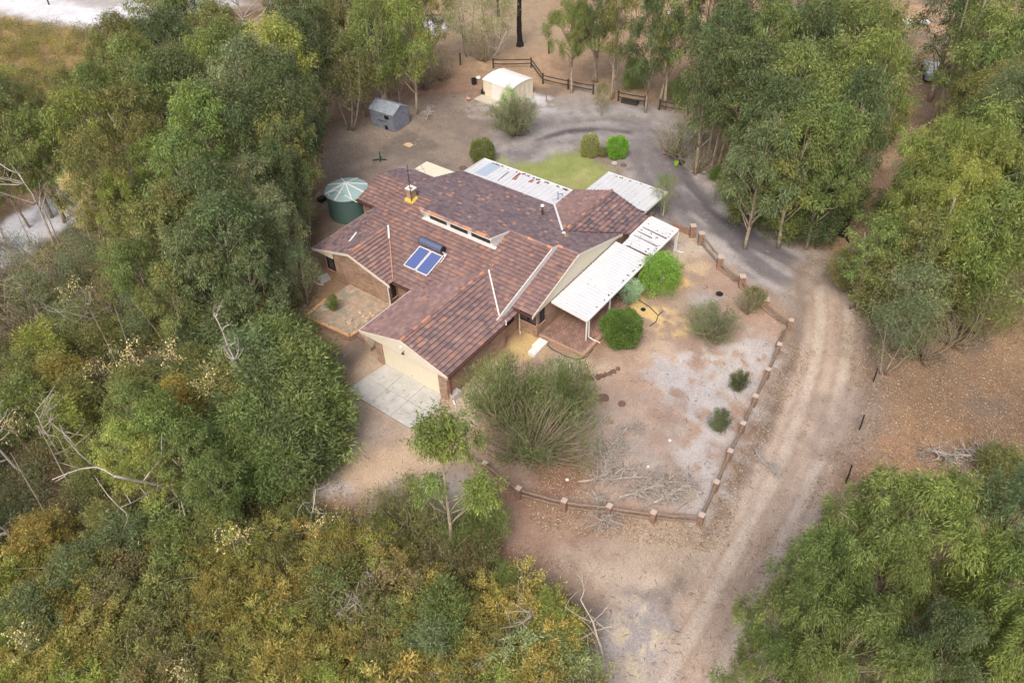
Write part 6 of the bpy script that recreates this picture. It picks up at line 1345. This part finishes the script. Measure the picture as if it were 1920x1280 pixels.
# pale leaf tufts
for px, py, H, tn, lab in ((395, 705, 4.5, "cream", "bright cream tuft of leaves beside the bare snag"), (430, 1010, 4, "cream", "cream leafed sapling above the golden scrub"), (75, 480, 3.5, "yellow", "small yellow tuft below the white road"), (285, 545, 5, "yellow", "yellow tuft on a thin pole in the left bush"),
                            (140, 540, 4, "cream", "pale tuft over the left bare patch"), (235, 660, 4.5, "cream", "cream tuft on a thin pole left of the dark bushes"), (310, 660, 4.5, "cream", "faint cream tuft on a thin pole"), (45, 1200, 3.5, "cream", "cream tuft near the bottom left corner"), (345, 1265, 3, "cream", "pale tuft at the bottom edge"),
                            (600, 975, 3, "cream", "tiny cream tuft at the top of the scrub"), (180, 695, 4, "cream", "dull cream tuft among the grey stems"), (30, 800, 4, "cream", "tan tuft at the left edge")):
    T("pole0", px, py, H, 0.8 if tn == "cream" else 0.9, tn, lab, f=0.95)
# --- dark bushy mass left of the house
for a in [("wattle", 525, 650, 4.2, 1.2, "mid"), ("wattle", 578, 672, 3.0, 1.1, "mid"), ("wattle", 480, 680, 4.5, 1.3, "bluegreen"), ("wattle", 555, 700, 4.6, 1.3, "mid"), ("wattle", 596, 722, 3.2, 1.1, "mid"), ("wattle", 500, 745, 4.6, 1.3, "dark"), ("wattle", 575, 770, 4.4, 1.3, "mid"), ("wattle", 615, 770, 3.2, 1.1, "mid"),
          ("wattle", 530, 815, 4.4, 1.3, "dark"), ("wattle", 470, 800, 4.2, 1.3, "mid"), ("wattle", 430, 730, 4.2, 1.2, "olive"), ("wattle", 580, 830, 3.4, 1.2, "dark"), ("wattle", 420, 620, 4, 1.2, "bluegreen"), ("wattle", 490, 600, 3.6, 1.2, "olive"), ("wattle", 370, 690, 3.6, 1.2, "olive"),
          ("wattle", 360, 620, 3.5, 1.2, "bluegreen"), ("wattle", 510, 870, 3.6, 1.2, "mid"), ("wattle", 440, 860, 4, 1.2, "mid"), ("wattle", 535, 618, 2.6, 1.0, "mid")]:
    T(*a)
for a in [("gum", 260, 775, 7, 1.1, "mid"), ("gum", 310, 810, 7.5, 1.2, "bright"), ("gum", 240, 850, 7, 1.0, "yellow"), ("gum", 350, 860, 7, 1.1, "mid"), ("gum", 290, 880, 6.5, 1.1, "yellow"), ("gum", 400, 905, 6.5, 1.0, "mid")]:
    T(*a)
for a in [("wattle", 80, 650, 3.5, 1.1, "yellow"), ("wattle", 110, 700, 3.2, 1.0, "gold"), ("wattle", 40, 700, 3, 1.2, "olive"), ("wattle", 30, 760, 3.6, 1.2, "mid"), ("wattle", 125, 780, 3, 1.1, "yellow"), ("wattle", 150, 740, 3, 1.1, "olive"), ("wattle", 75, 1000, 3, 1.0, "gold"), ("wattle", 150, 1060, 3, 1.1, "bluegreen"),
          ("wattle", 250, 1000, 3, 1.3, "bluegreen"), ("wattle", 330, 1010, 3.2, 1.2, "mid"), ("wattle", 200, 980, 2.6, 1.1, "olive"), ("wattle", 400, 990, 3, 1.1, "olive"), ("wattle", 830, 1150, 3.6, 1.0, "mid"), ("wattle", 815, 1190, 3, 1.0, "grey"), ("wattle", 180, 860, 3, 1.0, "olive"), ("wattle", 60, 1150, 3, 1.3, "bluegreen"),
          ("wattle", 720, 985, 1.9, 1.0, "olive"), ("wattle", 535, 975, 1.8, 1.1, "olive"), ("wattle", 1020, 1140, 2.0, 1.2, "yellow"), ("wattle", 950, 1090, 1.8, 1.1, "mid"), ("wattle", 250, 720, 2.8, 1.2, "olive"), ("wattle", 330, 740, 2.8, 1.2, "gold"), ("wattle", 300, 700, 2.4, 1.2, "grey")]:
    T(*a)
for a in [("wisp", 150, 480, 6, 1.2, "grey"), ("wisp", 220, 500, 6, 1.2, "olive"), ("wisp", 60, 540, 5, 1.3, "grey"), ("wisp", 160, 590, 5, 1.3, "olive"), ("wattle", 110, 600, 2.2, 1.4, "grey"), ("wattle", 200, 630, 2.4, 1.4, "olive"), ("twiggy", 90, 500, 3, 1.5, "grey"), ("twiggy", 200, 560, 3, 1.5, "brown"),
          ("twiggy", 40, 590, 3, 1.5, "brown"), ("wattle", 290, 610, 2.6, 1.3, "olive"), ("wisp", 260, 590, 5, 1.2, "grey")]:
    T(*a)
# individual golden and brown scrub bushes in the thicket
def inpoly(x, y, P):
    c = False
    for i in range(len(P)):
        a, b = P[i], P[(i + 1) % len(P)]
        if (a[1] > y) != (b[1] > y) and x < (b[0] - a[0]) * (y - a[1]) / (b[1] - a[1]) + a[0]: c = not c
    return c
REG = [(-40, 1080), (100, 1040), (250, 1060), (430, 1010), (560, 985), (680, 1020), (820, 1040), (880, 1050), (930, 1110), (1040, 1160), (1100, 1220), (1130, 1330), (-40, 1330)]
taken = []; tries = 0
while len(taken) < 130 and tries < 6000:
    tries += 1; x, y = pr.uniform(-20, 1150), pr.uniform(960, 1300)
    if not inpoly(x, y, REG) or any(math.hypot(x - a, y - b) < 36 for a, b in taken): continue
    taken.append((x, y)); q = vn1(x / 90, y / 90); z = pr.random()
    tn = ("olive" if z < .7 else "brown") if q < 0.35 else ("gold" if z < .6 else "olive") if q < 0.6 else ("yellow" if z < .5 else "gold")
    if x > 900: tn = pr.choice(["yellow", "olive", "gold", "pale"])
    if pr.random() < 0.04: tn = "rust"
    T("scrub", x, y, pr.uniform(1.7, 2.6), pr.uniform(1.0, 1.35), tn)
# ---- understory as one uncountable mass
def stuff_scrub():
    rng = np.random.default_rng(5); regs = [([(-60, 1040), (250, 1040), (430, 985), (560, 965), (690, 1000), (830, 1020), (900, 1050), (1040, 1130), (1110, 1200), (1140, 1330), (-60, 1330)], 1500, (.35, 1.1), ["gold", "olive", "olive", "yellow", "gold", "brown"]),
            ([(-60, 560), (330, 560), (480, 560), (600, 590), (640, 720), (620, 830), (540, 900), (640, 980), (250, 1080), (-60, 1080)], 1300, (.3, 1.3), ["olive", "mid", "brown", "grey", "bluegreen"]),
            ([(-60, 440), (120, 460), (300, 430), (560, 420), (590, 560), (400, 640), (-60, 620)], 900, (.2, 0.8), ["olive", "brown", "grey", "brown"]),
            ([(-60, 40), (140, 50), (330, 70), (250, 160), (60, 240), (-60, 330)], 1200, (.2, 1.2), ["gold", "olive", "brown", "gold", "olive", "yellow"]),
            ([(200, 100), (560, 90), (600, 150), (590, 420), (300, 440), (60, 330), (20, 260)], 900, (.2, 1.2), ["olive", "mid", "brown"]),
            ([(580, 60), (800, 20), (800, 100), (700, 170), (640, 150)], 160, (.2, 0.9), ["brown", "olive", "grey"]),
            ([(1310, 40), (1720, 20), (1680, 250), (1600, 330), (1560, 420), (1400, 370), (1370, 300)], 420, (.2, 1.0), ["mid", "dark", "olive"]),
            ([(1780, 60), (1960, 40), (1960, 620), (1720, 640), (1640, 560), (1660, 440), (1760, 380), (1790, 250)], 380, (.2, 0.9), ["olive", "mid", "brown"]),
            ([(1440, 1150), (1960, 900), (1960, 1330), (1400, 1330)], 60, (.15, .5), ["olive", "brown"])]
    Vs, Ks = [], []
    for P, n, zr, tn in regs:
        xs_ = [p[0] for p in P]; ys_ = [p[1] for p in P]; k = 0
        while k < n:
            x, y = rng.uniform(min(xs_), max(xs_)), rng.uniform(min(ys_), max(ys_))
            if not inpoly(x, y, P): continue
            k += 1; w = at(x, y, 0.3); r_ = rng.uniform(0.35, 0.8); z = rng.uniform(*zr) * 0.7
            q = vn1(w[0] / 3.0, w[1] / 3.0); t_ = np.array(TINTS[tn[min(len(tn) - 1, int(q * len(tn) * 0.99))] if rng.random() < .7 else tn[rng.integers(len(tn))]])
            V, K = clump_leaves(np.array([[w[0], w[1], z]]), [r_], 260, rng, 0.20, 0.045, out=0.8, down=-0.3, rand=0.5, upbias=0.8, hollow=0.3, cvar=0.18)
            Vs.append(V); Ks.append(K * t_)
    me = quads_mesh("undergrowth", np.concatenate(Vs), np.concatenate(Ks), M_LEAF); o = link(bpy.data.objects.new("undergrowth", me)); tag(o, kind="stuff"); o["label"] = "tangled low undergrowth covering the floor of the bush"
    tag(o, "tangled low undergrowth covering the floor of the bush", "undergrowth")
stuff_scrub()
def stuff_litter():
    rng = np.random.default_rng(6); V = []; K = []
    regs = [([(1560, 600), (1960, 560), (1960, 1000), (1500, 950), (1620, 760)], 16000, 1), ([(820, 0), (1330, 0), (1330, 230), (1000, 140), (820, 170)], 9000, 1), ([(600, 160), (900, 130), (900, 200), (620, 330), (560, 420), (600, 560), (560, 560)], 6000, .8),
            ([(980, 925), (1330, 975), (1480, 640), (1530, 660), (1400, 900), (1360, 1040), (1000, 990)], 4000, 1.1), ([(1380, 350), (1660, 280), (1640, 500), (1520, 500)], 4500, .9), ([(-50, 500), (330, 500), (330, 1000), (-50, 1060)], 6000, 1),
            ([(1400, 1000), (1960, 900), (1960, 1330), (1400, 1330)], 9000, 1), ([(560, 750), (660, 740), (640, 900), (700, 960), (1100, 1060), (900, 1080), (560, 960)], 2500, 1), ([(620, 230), (1290, 200), (1330, 330), (620, 440)], 3500, .7), ([(1040, 860), (1120, 860), (1100, 940), (1000, 920)], 1200, .9), ([(1580, 0), (1780, 0), (1740, 500), (1640, 500)], 5000, .9)]
    for P, n, s in regs:
        P = list(P); xs_ = [p[0] for p in P]; ys_ = [p[1] for p in P]; k = 0; pts = []
        while k < n:
            x, y = rng.uniform(min(xs_), max(xs_)), rng.uniform(min(ys_), max(ys_))
            if inpoly(x, y, P): k += 1; pts.append(at(x, y, 0.06))
        pts = np.array(pts); a = rng.uniform(0, 6.28, n); D = np.stack([np.cos(a), np.sin(a), rng.normal(size=n) * .2], 1)
        V.append(leaf_quads(pts, unit(D), 0.13 * s, 0.045 * s, rng, 0.6)); c = np.array([C(196, 172, 142), C(160, 132, 104), C(210, 194, 168), C(126, 104, 84), C(176, 148, 116)]); K.append(c[rng.integers(0, 5, n)])
    me = quads_mesh("leaf_litter", np.concatenate(V), np.concatenate(K), M_LITTER); o = link(bpy.data.objects.new("leaf_litter", me)); tag(o, "dry fallen gum leaves scattered over the bare ground", "leaf litter", kind="stuff")
stuff_litter()

def stuff_twigs():
    rng = np.random.default_rng(16); pts = []; n = 0
    P = [(600, 150), (900, 120), (1330, 210), (1960, 560), (1960, 900), (1500, 950), (1380, 1280), (1150, 1280), (900, 960), (560, 920), (640, 720), (560, 560), (580, 300)]
    while n < 3000:
        x, y = rng.uniform(560, 1960), rng.uniform(120, 1280)
        if not inpoly(x, y, P): continue
        w = at(x, y, 0.04)
        if 25 < w[0] < 53 and 20.5 < w[1] < 44.5: continue
        pts.append(w); n += 1
    pts = np.array(pts); a = rng.uniform(0, 6.28, n); D = unit(np.stack([np.cos(a), np.sin(a), rng.normal(size=n) * .1], 1)); V = leaf_quads(pts, D, 0.4, 0.03, rng, 0.3)
    c = np.array([C(118, 100, 86), C(98, 84, 74), C(200, 190, 178), C(150, 130, 112)]); me = quads_mesh("twig_litter", V, c[rng.integers(0, 4, n)], M_LITTER)
    tag(link(bpy.data.objects.new("twig_litter", me)), "small fallen twigs strewn over the bare ground", "twig litter", kind="stuff")
stuff_twigs()

def stuff_wood():
    rng = np.random.default_rng(26); cs = []; rs = []
    for i in range(420):
        s = rng.uniform(0, 1); px, py = (rng.uniform(2080, 2900), rng.uniform(-150, 1150)) if rng.random() < 0.6 else (rng.uniform(-900, -140), rng.uniform(-100, 1150))
        w = at(px, py, 0); H = rng.uniform(7, 12); cs += [[w[0] + rng.normal() * 1.3, w[1] + rng.normal() * 1.3, H * rng.uniform(0.35, 0.95)] for _ in range(7)]; rs += [rng.uniform(0.8, 1.3) for _ in range(7)]
    V, K = clump_leaves(np.array(cs), rs, 130, rng, 0.5, 0.14, out=0.5, down=0.8, rand=0.4, spray=0.35); K = K * np.array(TINTS["mid"])
    me = quads_mesh("surrounding_wood", V, K, M_LEAF); tag(link(bpy.data.objects.new("surrounding_wood", me)), "far green wood continuing on both sides beyond the clearing", "wood", kind="stuff")
stuff_wood()
